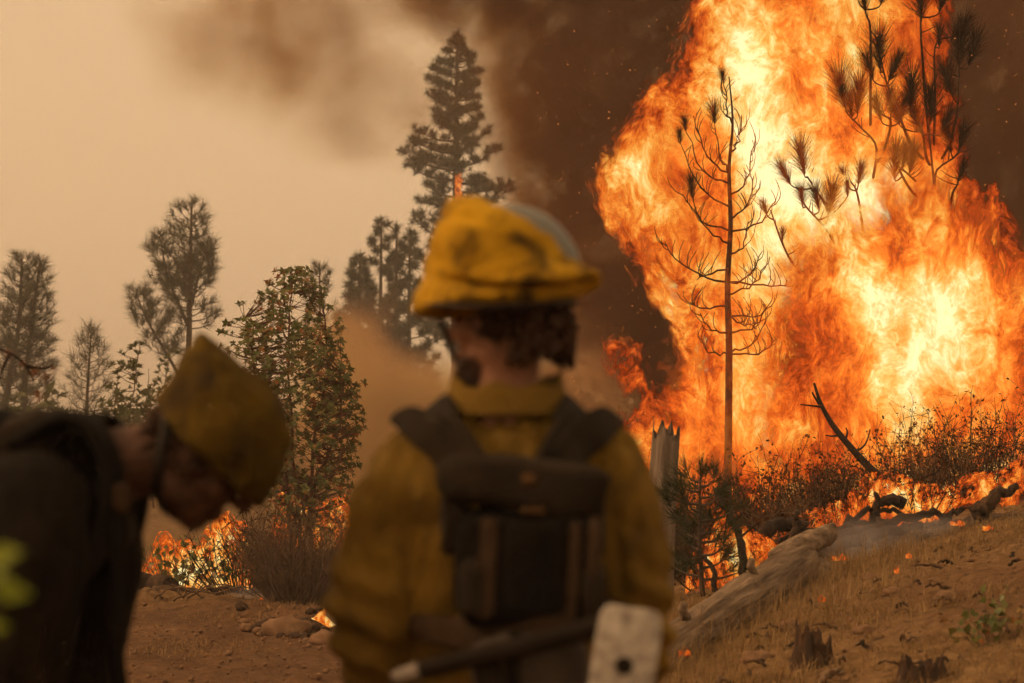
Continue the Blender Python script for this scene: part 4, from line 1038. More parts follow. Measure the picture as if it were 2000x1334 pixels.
# dry grass and litter on the bank
def grass(n, region, hmin, hmax, name, label, mat, seed, lean=.35, wd=.0028, keep=None):
    r = np.random.default_rng(seed); mb = MB()
    X = r.uniform(region[0], region[1], n); Y = r.uniform(region[2], region[3], n)
    if keep is not None: k = keep(X, Y, r); X, Y = X[k], Y[k]
    n = len(X); Z = gz(X, Y) - .01
    h = r.uniform(hmin, hmax, n) * (1 + .6 * fbm(np.stack([X, Y, 0 * X], -1) * 1.2, 2)); a = r.uniform(0, 2 * np.pi, n); l = np.abs(r.normal(size=n)) * lean + .08
    d = np.stack([np.cos(a) * l, np.sin(a) * l, np.ones(n)], -1); d /= np.linalg.norm(d, axis=1)[:, None]
    s = np.stack([-np.sin(a), np.cos(a), np.zeros(n)], -1) * wd
    b0 = np.stack([X, Y, Z], -1); mid = b0 + d * (h * .55)[:, None]; tip = b0 + d * h[:, None] + np.stack([np.cos(a) * l * h * .6, np.sin(a) * l * h * .6, -h * l * .25], -1)
    v = np.stack([b0 - s, b0 + s, mid + s * .8, mid - s * .8, tip], 1).reshape(-1, 3); i = np.arange(n)[:, None] * 5
    mb.add(v, np.concatenate([i + [3, 2, 4]]), i + [0, 1, 2, 3])
    return tag(mb.build(name, mat, smooth_shade=False), label, 'grass', kind='stuff')
def bank(X, Y, r):
    q = np.stack([X, Y, 0 * X], -1)
    patch = np.exp(-((X - 2.9) / .9) ** 2 - ((Y - 11.3) / 1.9) ** 2) + .8 * np.exp(-((X - 1.2) / .5) ** 2 - ((Y - 9.2) / .8) ** 2)
    return (fbm(q * 1.1 + 3, 3) + r.normal(size=len(X)) * .18 - .45 * patch > -.04) & (X - .9 * fbm(q * .5, 2) > .7 - .05 * (Y - 9)) & (Y < 15.2 + .5 * fbm(q, 2))
grass(70000, (.3, 5.2, 7.5, 15.6), .035, .13, 'dry_grass', 'dry tan grass covering the bank', M_GRASS, 5, keep=bank, lean=1.1)
grass(6000, (.5, 4.2, 9.0, 14.6), .16, .36, 'dry_grass', 'taller dry grass stalks around the fallen log', M_GRASS, 6, wd=.0022,
      keep=lambda X, Y, r: np.abs((X - .65) * .87 - (Y - 10.6) * .40) + r.normal(size=len(X)) * .15 < .55)
grass(5000, (-3.4, .3, 13.5, 17.6), .03, .10, 'track_litter', 'sparse straw scattered on the dirt track', M_GRASS, 7, lean=1.6, keep=lambda X, Y, r: fbm(np.stack([X, Y, 0 * X], -1) * .9, 2) > .05)
# loose pebbles
r_p = np.random.default_rng(15); mb = MB(); n = 9000
X = r_p.uniform(-4.2, 5, n); Y = r_p.uniform(7, 18, n); Z = gz(X, Y) + .012
octa = np.array([[1, 0, 0], [-1, 0, 0], [0, 1, 0], [0, -1, 0], [0, 0, .7], [0, 0, -.7]]); ot = np.array([[0, 2, 4], [2, 1, 4], [1, 3, 4], [3, 0, 4], [2, 0, 5], [1, 2, 5], [3, 1, 5], [0, 3, 5]])
scatter(mb, octa, ot, np.stack([X, Y, Z], -1), np.stack([r_p.normal(size=n) * .4, r_p.normal(size=n) * .4, np.ones(n)], -1), np.minimum(r_p.gamma(.8, .007, n), .035) + .003)
tag(mb.build('gravel', M_STONE, smooth_shade=False), 'crumbs of dirt and gravel over the track and bank', 'gravel', kind='stuff')
# undergrowth far behind
def thicket(name, label, rows, seed, mat, n=2600, leaf=.16):
    r = np.random.default_rng(seed); mb = MB(); pos = []
    for (u, Y, w, h) in rows:
        k = n // len(rows); b_ = on_ground(u, Y); p = r.normal(size=(k, 3)) * np.array([w * .45, w * .3, h * .32]) + b_ + [0, 0, h * .42]; p[:, 2] = np.maximum(p[:, 2], b_[2]); pos.append(p)
    pos = np.vstack(pos); tv, tt = rosette_template(6, .3, .4, 1.5, seed=9)
    scatter(mb, tv, tt, pos, r.normal(size=pos.shape) + [0, 0, .6], leaf * r.uniform(.6, 1.4, len(pos)), r=r)
    return tag(mb.build(name, mat, smooth_shade=False), label, 'undergrowth', kind='stuff')
rr_ = np.random.default_rng(31)
thicket('undergrowth', 'hazy undergrowth below the far pines', [(u, rr_.uniform(46, 62), rr_.uniform(2.0, 4.0), rr_.uniform(.9, 2.0)) for u in range(-150, 700, 38)], 3, M_LEAF_PALE, n=9000, leaf=.2)
thicket('undergrowth', 'hazy undergrowth behind the low orange smoke', [(u, rr_.uniform(60, 80), rr_.uniform(3, 5), rr_.uniform(1.0, 2.4)) for u in range(640, 1400, 45)], 4, M_LEAF_PALE, n=7000, leaf=.24)
# ------------------------------------------------------------------ the two firefighters
def cloth(name, stops, dirt, scale=5.0, bump=.5):
    m, nt = new_mat(name); N = NT(nt); co = N.coord('Object')
    base = N.ramp(N.mrange(N.noise(co, scale, 5, .6), .3, .7), stops)
    soot = N.mrange(N.noise(co, scale * 1.3, 5, .62, .8), .50, .66, 0, dirt)
    col = N.mix(soot, base, (.022, .014, .007))
    b = N.n('ShaderNodeBsdfPrincipled'); N.link(col, b.inputs['Base Color']); b.inputs['Roughness'].default_value = .9
    b.inputs['Specular IOR Level'].default_value = .15; b.inputs['Sheen Weight'].default_value = 0.0
    h = N.math('ADD', N.noise(co, 14, 4, .6, .6), N.math('MULTIPLY', N.noise(co, 350, 2, .5), .12))
    bn = N.n('ShaderNodeBump'); bn.inputs['Strength'].default_value = bump; bn.inputs['Distance'].default_value = .02
    N.link(h, bn.inputs['Height']); N.link(bn.outputs[0], b.inputs['Normal'])
    o = N.n('ShaderNodeOutputMaterial'); N.link(b.outputs[0], o.inputs['Surface'])
    return m
M_YELLOW = cloth('yellow_fire_shirt', [(0, (.115, .068, .011)), (.6, (.18, .110, .017)), (1, (.25, .157, .027))], .6)
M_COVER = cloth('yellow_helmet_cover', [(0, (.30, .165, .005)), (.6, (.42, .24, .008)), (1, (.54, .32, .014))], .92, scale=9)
M_COVER_SOOT_SHADE = cloth('sooty_shaded_helmet_cover', [(0, (.040, .025, .003)), (.6, (.080, .050, .005)), (1, (.13, .083, .008))], .97, scale=7)  # soot blotches over a yellow darkened to carry the shade on him
M_DARKSHIRT = cloth('dark_shaded_shirt', [(0, (.003, .002, .0012)), (.6, (.006, .004, .0022)), (1, (.012, .008, .004))], .6)  # dark cloth, colour lowered further for the shade he stands in
M_PACK = cloth('dark_pack_fabric', [(0, (.013, .010, .007)), (.6, (.022, .016, .011)), (1, (.036, .026, .018))], .5, scale=12)
M_PACK_BLACK = cloth('black_pack_fabric', [(0, (.003, .0025, .002)), (1, (.008, .006, .005))], .2, scale=12)
M_PACK_BROWN = cloth('brown_webbing', [(0, (.035, .021, .012)), (1, (.065, .040, .024))], .3, scale=20)
M_POUCH = cloth('grey_pouch_fabric', [(0, (.045, .036, .030)), (1, (.085, .068, .056))], .3, scale=10)
M_TROUSER = cloth('olive_trousers', [(0, (.020, .018, .010)), (1, (.045, .038, .020))], .4)
M_BOOT = pbr('black_leather', [(0, (.010, .008, .007)), (1, (.03, .022, .018))], scale=12, rough=.5)
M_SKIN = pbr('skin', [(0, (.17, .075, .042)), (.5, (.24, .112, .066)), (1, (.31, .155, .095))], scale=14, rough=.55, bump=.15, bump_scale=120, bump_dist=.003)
M_SKIN_SHADED = pbr('shaded_skin', [(0, (.036, .017, .011)), (.5, (.070, .032, .020)), (1, (.13, .064, .040))], scale=14, rough=.6, bump=.15, bump_scale=120, bump_dist=.003)  # darker skin copy: shadow on the bowed face painted into the colour
M_HAIR = pbr('dark_brown_hair', [(0, (.016, .007, .004)), (1, (.060, .024, .010))], scale=30, rough=.6)
M_HELMET = pbr('grey_helmet_shell', [(0, (.10, .105, .095)), (1, (.16, .16, .145))], scale=6, rough=.45, bump=.05)
M_BLACK = pbr('black_rubber', [(0, (.008, .006, .005)), (1, (.02, .015, .012))], scale=20, rough=.6)
M_EYE = pbr('eye', [(0, (.03, .02, .015)), (1, (.05, .03, .02))], scale=10, rough=.2, bump=0)
M_STEEL = pbr('scuffed_steel', [(0, (.16, .14, .12)), (.45, (.38, .35, .31)), (1, (.60, .57, .52))], scale=60, rough=.55, bump=.5, bump_scale=140, bump_dist=.003)
M_TIP = pbr('worn_grey_tip', [(0, (.12, .10, .085)), (1, (.26, .23, .20))], scale=30, rough=.6)
M_HANDLE = pbr('dark_tool_handle', [(0, (.010, .007, .005)), (1, (.022, .016, .012))], scale=12, rough=.8, spec=.1)
M_PATCH = pbr('orange_patch', [(0, (.06, .03, .008)), (1, (.13, .065, .018))], scale=40, rough=.8)

def remesh(mb, voxel, smooth_it=4, fac=.5):
    me = mb.mesh('tmp'); o = bpy.data.objects.new('tmp', me); C.objects.link(o)
    md = o.modifiers.new('r', 'REMESH'); md.mode = 'VOXEL'; md.voxel_size = voxel
    sm = o.modifiers.new('s', 'SMOOTH'); sm.factor = fac; sm.iterations = smooth_it
    dg = bpy.context.evaluated_depsgraph_get(); dg.update()
    out = bpy.data.meshes.new_from_object(o.evaluated_get(dg))
    bpy.data.objects.remove(o); bpy.data.meshes.remove(me)
    return out

def displace(me, fn):
    n = len(me.vertices); co = np.zeros(n * 3, np.float32); me.vertices.foreach_get('co', co); co = co.reshape(-1, 3).astype(float)
    nr = np.zeros(n * 3, np.float32); me.vertices.foreach_get('normal', nr); nr = nr.reshape(-1, 3)
    co = co + nr * fn(co)[:, None]
    me.vertices.foreach_set('co', co.astype(np.float32).ravel()); me.update(); me.shade_smooth()

def put(name, me, mat, parent):
    me.name = name; me.materials.clear(); me.materials.append(mat); me.shade_smooth()
    return link(name, me, parent)

def loft(mb, rings, n=28):
    """rings: (centre, axis vector a, axis vector b)"""
    t = np.linspace(0, 2 * np.pi, n, endpoint=False); V = []
    for c, a, b_ in rings:
        V.append(np.asarray(c) + np.cos(t)[:, None] * np.asarray(a) + np.sin(t)[:, None] * np.asarray(b_))
    V = np.vstack(V); m = len(rings)
    i = np.arange(m - 1)[:, None] * n; j = np.arange(n)[None]; k = (j + 1) % n
    q = np.stack([i + j, i + k, i + n + k, i + n + j], -1).reshape(-1, 4)
    b0 = len(V); V = np.vstack([V, rings[0][0], rings[-1][0]])
    jj = np.arange(n); kk = (jj + 1) % n
    tt = np.vstack([np.stack([np.full(n, b0), kk, jj], -1), np.stack([np.full(n, b0 + 1), (m - 1) * n + jj, (m - 1) * n + kk], -1)])
    mb.add(V, tt, q); return mb

def refine(rings, m=24):
    """smoothly interpolate loft rings"""
    A = np.array([np.concatenate([np.asarray(x, float) for x in r]) for r in rings]); c = curve(A, m)
    return [(x[:3], x[3:6], x[6:9]) for x in c]

def hring(cx, cy, z, rx, ry): return ((cx, cy, z), (rx, 0, 0), (0, ry, 0))

def rbox(c, h, e=.45, n=20, rot=None, lump=0.0, seed=0):
    """soft-cornered box"""
    a = np.linspace(-np.pi, np.pi, n * 2, endpoint=False); b_ = np.linspace(-np.pi / 2, np.pi / 2, n + 1)
    s = lambda x: np.sign(x) * np.abs(x) ** e
    A, B = np.meshgrid(a, b_[1:-1])
    v = np.stack([s(np.cos(B)) * s(np.cos(A)), s(np.cos(B)) * s(np.sin(A)), s(np.sin(B))], -1).reshape(-1, 3)
    v = np.vstack([v, [0, 0, -1], [0, 0, 1]]) * np.asarray(h)
    if lump: v = v + lump * np.stack([fbm(v * 14 + seed + k * 7, 3) for k in range(3)], -1)
    if rot is not None: v = v @ np.array(Matrix.Rotation(rot[0], 3, rot[1])).T
    v = v + np.asarray(c); w = n * 2; m = n - 1
    i = np.arange(m - 1)[:, None] * w; j = np.arange(w)[None]; k = (j + 1) % w
    q = np.stack([i + j, i + k, i + w + k, i + w + j], -1).reshape(-1, 4); jj = np.arange(w); kk = (jj + 1) % w
    t = np.vstack([np.stack([np.full(w, m * w), kk, jj], -1), np.stack([np.full(w, m * w + 1), (m - 1) * w + jj, (m - 1) * w + kk], -1)])
    return MB().add(v, t, q)

def capsule(mb, pts, rad, n=12, seg=14):
    c = curve(pts, n); mb.tube(c, np.interp(np.linspace(0, 1, n), np.linspace(0, 1, len(rad)), rad), seg)
    for p, r in ((c[0], rad[0]), (c[-1], rad[-1])): ellipsoid(mb, p, (r, r, r), 12, 8)
    return mb

def hand(mb, w, d, nrm, flip):
    """palm and five curled fingers; d = direction of the hand, nrm = back of the hand"""
    d = np.asarray(d, float); d /= np.linalg.norm(d); nrm = np.asarray(nrm, float); nrm -= d * (nrm @ d); nrm /= np.linalg.norm(nrm)
    s = np.cross(d, nrm) * flip
    p = lambda a, b_, c: np.asarray(w) + d * a + s * b_ + nrm * c
    for b_ in (-.028, -.010, .010, .028): capsule(mb, [p(.0, b_ * .5, 0), p(.05, b_ * .9, .004), p(.088, b_, 0)], [.019, .017, .013], 8, 10)
    for b_, L in ((-.030, .078), (-.010, .092), (.011, .088), (.031, .068)):
        capsule(mb, [p(.088, b_, 0), p(.088 + L * .42, b_, -.012), p(.088 + L * .62, b_, -L * .42), p(.088 + L * .45, b_, -L * .72)], [.0105, .0095, .009, .0075], 10, 8)
    capsule(mb, [p(.018, -.026, -.004), p(.045, -.052, -.016), p(.078, -.054, -.034), p(.098, -.044, -.044)], [.015, .0125, .0105, .008], 10, 8)

def head(mb, c, R):
    """R columns: right, forward, up"""
    L = lambda r, f, u: np.asarray(c) + R @ np.array([r, f, u])
    def ell(o, rad, lump=0):
        t = MB(); ellipsoid(t, (0, 0, 0), rad, 24, 16); v = t.v[0] @ R.T + L(*o); mb.add(v, t.t[0], t.q[0])
    ell((0, -.008, .030), (.077, .096, .098)); ell((0, .025, -.045), (.060, .066, .078)); ell((0, .062, -.096), (.030, .026, .024))
    for s in (-1, 1):
        ell((s * .040, .055, -.028), (.026, .028, .028)); ell((s * .079, -.008, -.012), (.010, .021, .033)); ell((s * .030, .080, .030), (.024, .014, .010)); ell((s * .052, .010, -.075), (.018, .040, .024))
    ell((0, .092, -.060), (.024, .009, .006)); ell((0, .090, -.073), (.020, .010, .007))
    capsule(mb, [L(0, .088, .024), L(0, .104, -.004), L(0, .116, -.024)], [.009, .011, .014], 8, 10)
    for s in (-1, 1): ell((s * .012, .103, -.028), (.010, .012, .009))
    return L

def fold(co, amp=.008, f=9.0, seed=0.0, st=(1, 1, .5)):
    q = co * np.array(st) * f + seed
    w = q + .6 * np.stack([fbm(q * .5 + 3, 2), fbm(q * .5 + 8, 2), fbm(q * .5 + 15, 2)], -1)
    return amp * (1.2 * np.abs(fbm(w, 3)) - .35) + amp * .9 * fbm(q * .45, 2)

# ---------------------------------------------------------------- the standing firefighter
def standing():
    Y0 = 3.5; gx = -.01; g0 = G(gx, Y0)
    root = thing('person', (gx, Y0, g0), 'firefighter in yellow shirt and covered helmet seen from behind, facing the blaze', 'person')
    p = lambda u, v, dy=0.0: P(u, v, Y0) * np.array([1, 0, 1]) + np.array([0, Y0 + dy, 0])
    # body: one continuous surface
    mb = MB()
    loft(mb, refine([hring(gx, Y0, .86, .16, .11), hring(gx, Y0, .98, .165, .115), hring(gx, Y0, 1.12, .15, .105), hring(gx, Y0, 1.32, .17, .11), hring(gx, Y0, 1.44, .165, .095), hring(gx, Y0, 1.52, .09, .07), hring(gx, Y0 + .01, 1.60, .058, .060)]))
    hd = math.radians(56); fwd = np.array([-math.sin(hd), math.cos(hd), -.10]); fwd /= np.linalg.norm(fwd)
    rgt = np.cross(fwd, [0, 0, 1.0]); rgt /= np.linalg.norm(rgt); upv = np.cross(rgt, fwd); R = np.stack([rgt, fwd, upv], -1)
    hc = np.array([gx - .004, Y0 + .02, 1.715])
    L = head(mb, hc, R)
    capsule(mb, [(gx, Y0, 1.50), (gx, Y0 + .008, 1.60), L(0, -.012, -.03)], [.064, .058, .060], 10, 18)
    arms = []
    for s, ex in ((-1, -.236), (1, .222)):
        a = [(gx + s * .165, Y0, 1.43), (gx + s * .205, Y0 - .01, 1.32), (ex, Y0 - .02, 1.16), (ex - s * .005, Y0 + .06, 1.03), (ex - s * .03, Y0 + .17, .95)]
        arms.append(a); capsule(mb, a, [.062, .055, .044, .040, .030], 16, 14)
        d = np.array([-s * .35, .8, -.35]); hand(mb, np.array(a[-1]), d, (s * .6, .2, .8), s)
        hip = (gx + s * .085, Y0, .90); kn = (gx + s * .115, Y0 + .03, .50); an = (gx + s * .13, Y0, g0 + .10)
        capsule(mb, [hip, kn, an], [.092, .062, .042], 16, 14)
    bm_ = remesh(mb, .0065, 3)
    body = put('body', bm_, M_SKIN, root)
    for s in (-1, 1): ellipsoid_part('eye', L(s * .031, .083, .012), .0125, M_EYE, body)
    # hair: curly mass below the helmet, and a beard
    r = np.random.default_rng(3); hm = MB()
    for k in range(520):
        th = r.uniform(-2.5, 2.5); uu = r.uniform(-.088, .06)
        d = np.array([math.sin(th) * .080, -math.cos(th) * .100, uu]); 
        if d[1] > -.012 or (d[1] > -.035 and d[2] < -.03): continue
        q = L(*d); dd = R @ np.array([math.sin(th), -math.cos(th), r.normal() * .5]); s_ = r.uniform(.010, .022)
        hm.tube(curve([q, q + dd * s_ + r.normal(size=3) * .006, q + dd * s_ * 1.1 + [0, 0, -.016] + r.normal(size=3) * .007], 5), [.009, .009, .008, .006, .003], 5)
    t = MB(); ellipsoid(t, (0, 0, 0), (.084, .092, .085), 24, 16); hm.add(t.v[0] @ R.T + L(0, -.020, .012), t.t[0], t.q[0])
    hm.build('hair', M_HAIR, body)
    bd = MB()
    for k in range(260):
        th = r.uniform(-1.5, 1.5); q = L(math.sin(th) * .062, .010 + math.cos(th) * .078, r.uniform(-.118, -.062) - .01 * math.cos(th))
        dd = R @ np.array([math.sin(th) * .5, math.cos(th) * .5, -.8]); bd.tube(np.array([q, q + dd * .007, q + dd * .013 + r.normal(size=3) * .004]), [.0045, .004, .002], 5)
    bd.build('beard', M_HAIR, body)
    # shirt
    jm = MB()
    loft(jm, refine([hring(gx, Y0, .80, .205, .150), hring(gx, Y0, .92, .212, .155), hring(gx, Y0, 1.05, .168, .140), hring(gx, Y0, 1.20, .172, .146), hring(gx, Y0, 1.34, .192, .150), hring(gx, Y0, 1.43, .205, .135), hring(gx, Y0, 1.49, .170, .112), hring(gx, Y0, 1.535, .108, .090), hring(gx, Y0, 1.565, .082, .080)], 30), 40)
    for a in arms: capsule(jm, a[:-1] + [np.array(a[-1]) * .7 + np.array(a[-2]) * .3], [.090, .085, .074, .066, .052], 18, 18)
    js = remesh(jm, .0085, 6)
    def jf(co):
        d = fold(co, .040, 7.0, 2.0, (1.0, 1.0, .42)) + fold(co, .010, 17, 6.0, (1, 1, .5))
        elbow = np.exp(-((co[:, 2] - 1.16) / .12) ** 2) * smooth(.17, .22, np.abs(co[:, 0]))
        d = d + elbow * .010 * np.sin(co[:, 2] * 95 + co[:, 0] * 40)
        # slack cloth gathered over the belt, pulled in under the straps
        d = d + .014 * np.exp(-((co[:, 2] - 1.10) / .05) ** 2) * np.maximum(fbm(co * 16, 2), 0) - .010 * np.exp(-((co[:, 2] - 1.03) / .03) ** 2)
        return d
    displace(js, jf)
    sh = put('shirt', js, M_YELLOW, root)
    cm = MB(); n = 48; tt = np.linspace(0, 2 * np.pi, n, endpoint=False); V = []
    for z, rx, ry, dy in ((1.535, .112, .094, 0), (1.56, .106, .090, 0), (1.588, .099, .086, .004), (1.594, .094, .082, .004), (1.582, .087, .076, .004), (1.545, .082, .074, 0)):
        lift = .016 * np.cos(tt * 2) + .010 * np.sin(tt * 3) + .006 * np.cos(tt * 7)
        V.append(np.stack([gx + rx * np.cos(tt), Y0 + dy + ry * np.sin(tt), z + lift * (z - 1.54) / .06], -1))
    V = np.vstack(V); i = np.arange(5)[:, None] * n; j = np.arange(n)[None]; k = (j + 1) % n
    cm.add(V, quads=np.stack([i + j, i + k, i + n + k, i + n + j], -1).reshape(-1, 4)); cm.build('collar', M_YELLOW, sh)
    # trousers, belt, boots
    tm = MB(); loft(tm, refine([hring(gx, Y0, .80, .175, .125), hring(gx, Y0, .90, .180, .130), hring(gx, Y0, 1.00, .172, .122)], 8))
    for s in (-1, 1): capsule(tm, [(gx + s * .088, Y0, .86), (gx + s * .115, Y0 + .03, .50), (gx + s * .13, Y0, g0 + .16)], [.115, .088, .078], 16, 16)
    ts = remesh(tm, .012, 5); displace(ts, lambda co: fold(co, .010, 7, 5.0)); put('trousers', ts, M_TROUSER, root)
    for s in (-1, 1):
        b = MB(); capsule(b, [(gx + s * .13, Y0, g0 + .25), (gx + s * .13, Y0 - .005, g0 + .09)], [.058, .062], 8, 16)
        capsule(b, [(gx + s * .13, Y0 - .03, g0 + .055), (gx + s * .135, Y0 + .10, g0 + .05), (gx + s * .14, Y0 + .17, g0 + .042)], [.052, .050, .040], 10, 16)
        put('boot', remesh(b, .009, 3), M_BOOT, root)
    # helmet: grey shell, yellow fabric cover, black chin strap
    shell = MB(); t = MB(); ellipsoid(t, (0, 0, 0), (.124, .125, .131), 36, 24); v = t.v[0]; v = v[:, :] * 1.0
    rz = Matrix.Rotation(math.radians(-16), 3, 'Y'); v[:, 2] = np.maximum(v[:, 2], -.01); v = v @ np.array(rz).T + p(1001, 545) ; shell.add(v, t.t[0], t.q[0])
    hel = thing_part('helmet', root, (gx, Y0, 1.73))
    shell.build('shell', M_HELMET, hel)
    rows = [(604, 865, 1100, .10), (600, 826, 1112, .125), (590, 812, 1135, .150), (575, 815, 1160, .158), (560, 819, 1166, .158), (545, 828, 1160, .150), (525, 836, 1136, .142), (500, 843, 1108, .138), (470, 850, 1084, .132), (445, 860, 1036, .118), (425, 868, 996, .098), (410, 874, 962, .072), (401, 880, 955, .048), (397, 888, 940, .025)]
    rings = []
    for v_, ul, ur, dep in rows:
        a, b_ = p(ul, v_), p(ur, v_); c = (a + b_) / 2; tilt = .012 * (1 if v_ > 540 else 0)
        rings.append((c, ((b_[0] - a[0]) / 2, 0, tilt), (0, dep, 0)))
    cv = MB(); loft(cv, refine(rings, 44), 72)
    vv = cv.v[0]; ctr = p(985, 530)
    d = vv - ctr; dn = d / (np.linalg.norm(d, axis=1)[:, None] + 1e-9)
    z = vv[:, 2]; u_ = 1000 + (vv[:, 0]) / Y0 * F_PX; v__ = HOR - (z - CAM_H) / Y0 * F_PX
    zc = 566 + 14 * np.sin((u_ - 880) / 90.0) - .00035 * (u_ - 1000) ** 2
    groove = -.036 * np.exp(-((v__ - zc) / 10.0) ** 2) * smooth(850, 900, u_) * (vv[:, 1] < Y0)
    groove += -.010 * np.exp(-((v__ - (438 + .25 * (u_ - 900))) / 8.0) ** 2) * (u_ < 960)
    vv = vv + dn * (groove * .8 + .010 + fold(vv, .012, 11, 4.0, (1, 1, 1.2)) + fold(vv, .007, 24, 9.0, (1, 1, 1.6)))[:, None]
    cv.v[0] = vv; cv.build('cover', M_COVER, hel)
    st = MB(); st.tube(curve([p(846, 600, .0), p(866, 640, .02), p(884, 690, .05), p(905, 728, .08)], 10), .008, 6, flat=.4); st.build('chin_strap', M_BLACK, hel)
    fl = MB(); fl.tube(curve([p(812, 590, .02), p(850, 602, -.10), p(950, 610, -.155), p(1060, 604, -.13), p(1120, 592, -.05)], 16), .010, 6, flat=.5); fl.build('brim_edge', M_BLACK, hel)
    return root

def ellipsoid_part(name, c, r, mat, parent):
    mb = MB(); ellipsoid(mb, c, (r, r, r), 14, 10); return mb.build(name, mat, parent)

def thing_part(name, parent, loc):
    o = bpy.data.objects.new(name, None); C.objects.link(o); o.empty_display_size = .05; o.parent = parent
    o.location = Vector(loc) - _wloc(parent); return o
standing()

# ---------------------------------------------------------------- his pack and tool
def back_pack():
    Y0 = 3.5
    root = thing('fireline_pack', P(1020, 1330, Y0) * [1, 0, 1] + [0, Y0 - .2, 0], 'dark brown harness pack with grey pouch on the standing firefighter', 'backpack')
    p = lambda u, v, y: P(u, v, Y0) * np.array([1, 0, 1]) + np.array([0, Y0 + y, 0])
    def box(name, u0, u1, v0, v1, y, dep, mat, e=.4, lump=.008, rot=0.0, seed=1):
        a, b_ = p(u0, v0, y), p(u1, v1, y); c = (a + b_) / 2; h = np.abs(b_ - a) / 2; h[1] = dep
        return rbox(c, h, e, 16, (rot, 'Y'), lump, seed).build(name, mat, root)
    def strap(name, pts, w, th, mat, n=18, parent=root, seed=1):
        c = curve(pts, n); mb = MB(); tan = np.gradient(c, axis=0); tan /= np.linalg.norm(tan, axis=1)[:, None]
        wv = np.array([w_ if isinstance(w, (list, tuple)) else w for w_ in (w if isinstance(w, (list, tuple)) else [w])]); wd = np.interp(np.linspace(0, 1, n), np.linspace(0, 1, len(wv)), wv)
        out = np.stack([c[:, 0] - (-.01), c[:, 1] - Y0, np.zeros(n)], -1); out[:, 2] = np.where(c[:, 2] > 1.5, .12, 0); out /= np.linalg.norm(out, axis=1)[:, None] + 1e-9
        side = np.cross(tan, out); side /= np.linalg.norm(side, axis=1)[:, None] + 1e-9; out = np.cross(side, tan)
        a = np.linspace(0, 2 * np.pi, 16, endpoint=False); s_ = lambda x: np.sign(x) * np.abs(x) ** .5
        V = c[:, None] + s_(np.cos(a))[None, :, None] * (side * wd[:, None])[:, None] + s_(np.sin(a))[None, :, None] * (out * th)[:, None]
        V = V + .004 * np.stack([fbm(V * 22 + seed + k, 2) for k in range(3)], -1)
        i = np.arange(n - 1)[:, None] * 16; j = np.arange(16)[None]; k = (j + 1) % 16
        mb.add(V.reshape(-1, 3), quads=np.stack([i + j, i + k, i + 16 + k, i + 16 + j], -1).reshape(-1, 4))
        return mb.build(name, mat, parent)
    strap('shoulder_strap', [p(880, 1010, .165), p(850, 900, .165), p(842, 825, .10), p(845, 806, 0), p(862, 836, -.10), p(910, 905, -.165), p(950, 960, -.18)], [.036, .042, .044, .044, .044, .044, .042], .010, M_PACK, 22, seed=3)
    strap('shoulder_strap', [p(1090, 1010, .165), p(1120, 900, .165), p(1135, 825, .10), p(1132, 806, 0), p(1118, 836, -.10), p(1085, 905, -.165), p(1060, 960, -.18)], [.036, .042, .044, .044, .044, .044, .042], .010, M_PACK, 22, seed=5)
    strap('shoulder_wing', [p(768, 822, -.01), p(795, 818, -.04), p(850, 850, -.12), p(905, 905, -.165)], [.006, .024, .036, .036], .008, M_PACK, 14, seed=7)
    strap('shoulder_wing', [p(1214, 830, -.01), p(1190, 820, -.04), p(1140, 850, -.12), p(1090, 905, -.165)], [.008, .026, .036, .036], .008, M_PACK, 14, seed=8)
    fl = box('top_flap', 862, 1178, 892, 992, -.205, .042, M_PACK, .5, .014, .10, 2)
    box('side_pad', 868, 925, 935, 1070, -.185, .030, M_PACK, .5, .012, 0, 3); box('side_pad', 1110, 1172, 930, 1080, -.185, .030, M_PACK, .5, .012, 0, 4)
    bdy = box('main_pocket', 892, 1165, 985, 1205, -.195, .055, M_PACK_BLACK, .4, .010, 0, 5)
    box('center_panel', 985, 1100, 1005, 1180, -.240, .022, M_PACK_BLACK, .35, .004, 0, 6)
    for u0, u1, v0, v1 in ((938, 972, 1000, 1185), (1100, 1122, 1010, 1190), (1135, 1160, 1000, 1180)): box('webbing', u0, u1, v0, v1, -.247, .008, M_PACK_BROWN, .4, .004, .05, u0)
    box('side_pocket', 905, 950, 1065, 1185, -.215, .045, M_PACK, .5, .01, 0, 9); box('side_pocket', 1120, 1172, 1080, 1195, -.215, .045, M_PACK, .5, .01, 0, 10)
    rbox(p(1030, 930, -.252), (.012, .004, .009), .8, 10).build('badge', M_PATCH, fl)
    rbox(p(1038, 987, -.250), (.020, .004, .004), .5, 10).build('name_tape', M_PATCH, fl)
    strap('waist_belt', [p(800, 1205, .02), p(830, 1215, -.10), p(930, 1215, -.19), p(1060, 1192, -.235), p(1150, 1180, -.20), p(1200, 1190, -.06)], [.018, .024, .030, .032, .028, .02], .014, M_PACK_BROWN, 20, seed=12)
    box('lower_pouch', 925, 1142, 1208, 1345, -.215, .075, M_POUCH, .5, .012, -.06, 13)
    box('pouch_side', 930, 985, 1225, 1345, -.235, .072, M_PACK, .5, .01, -.05, 14)
    strap('pouch_strap', [p(1010, 1205, -.275), p(1000, 1260, -.300), p(1005, 1345, -.285)], .012, .004, M_PACK_BLACK, 10, seed=15)
back_pack()

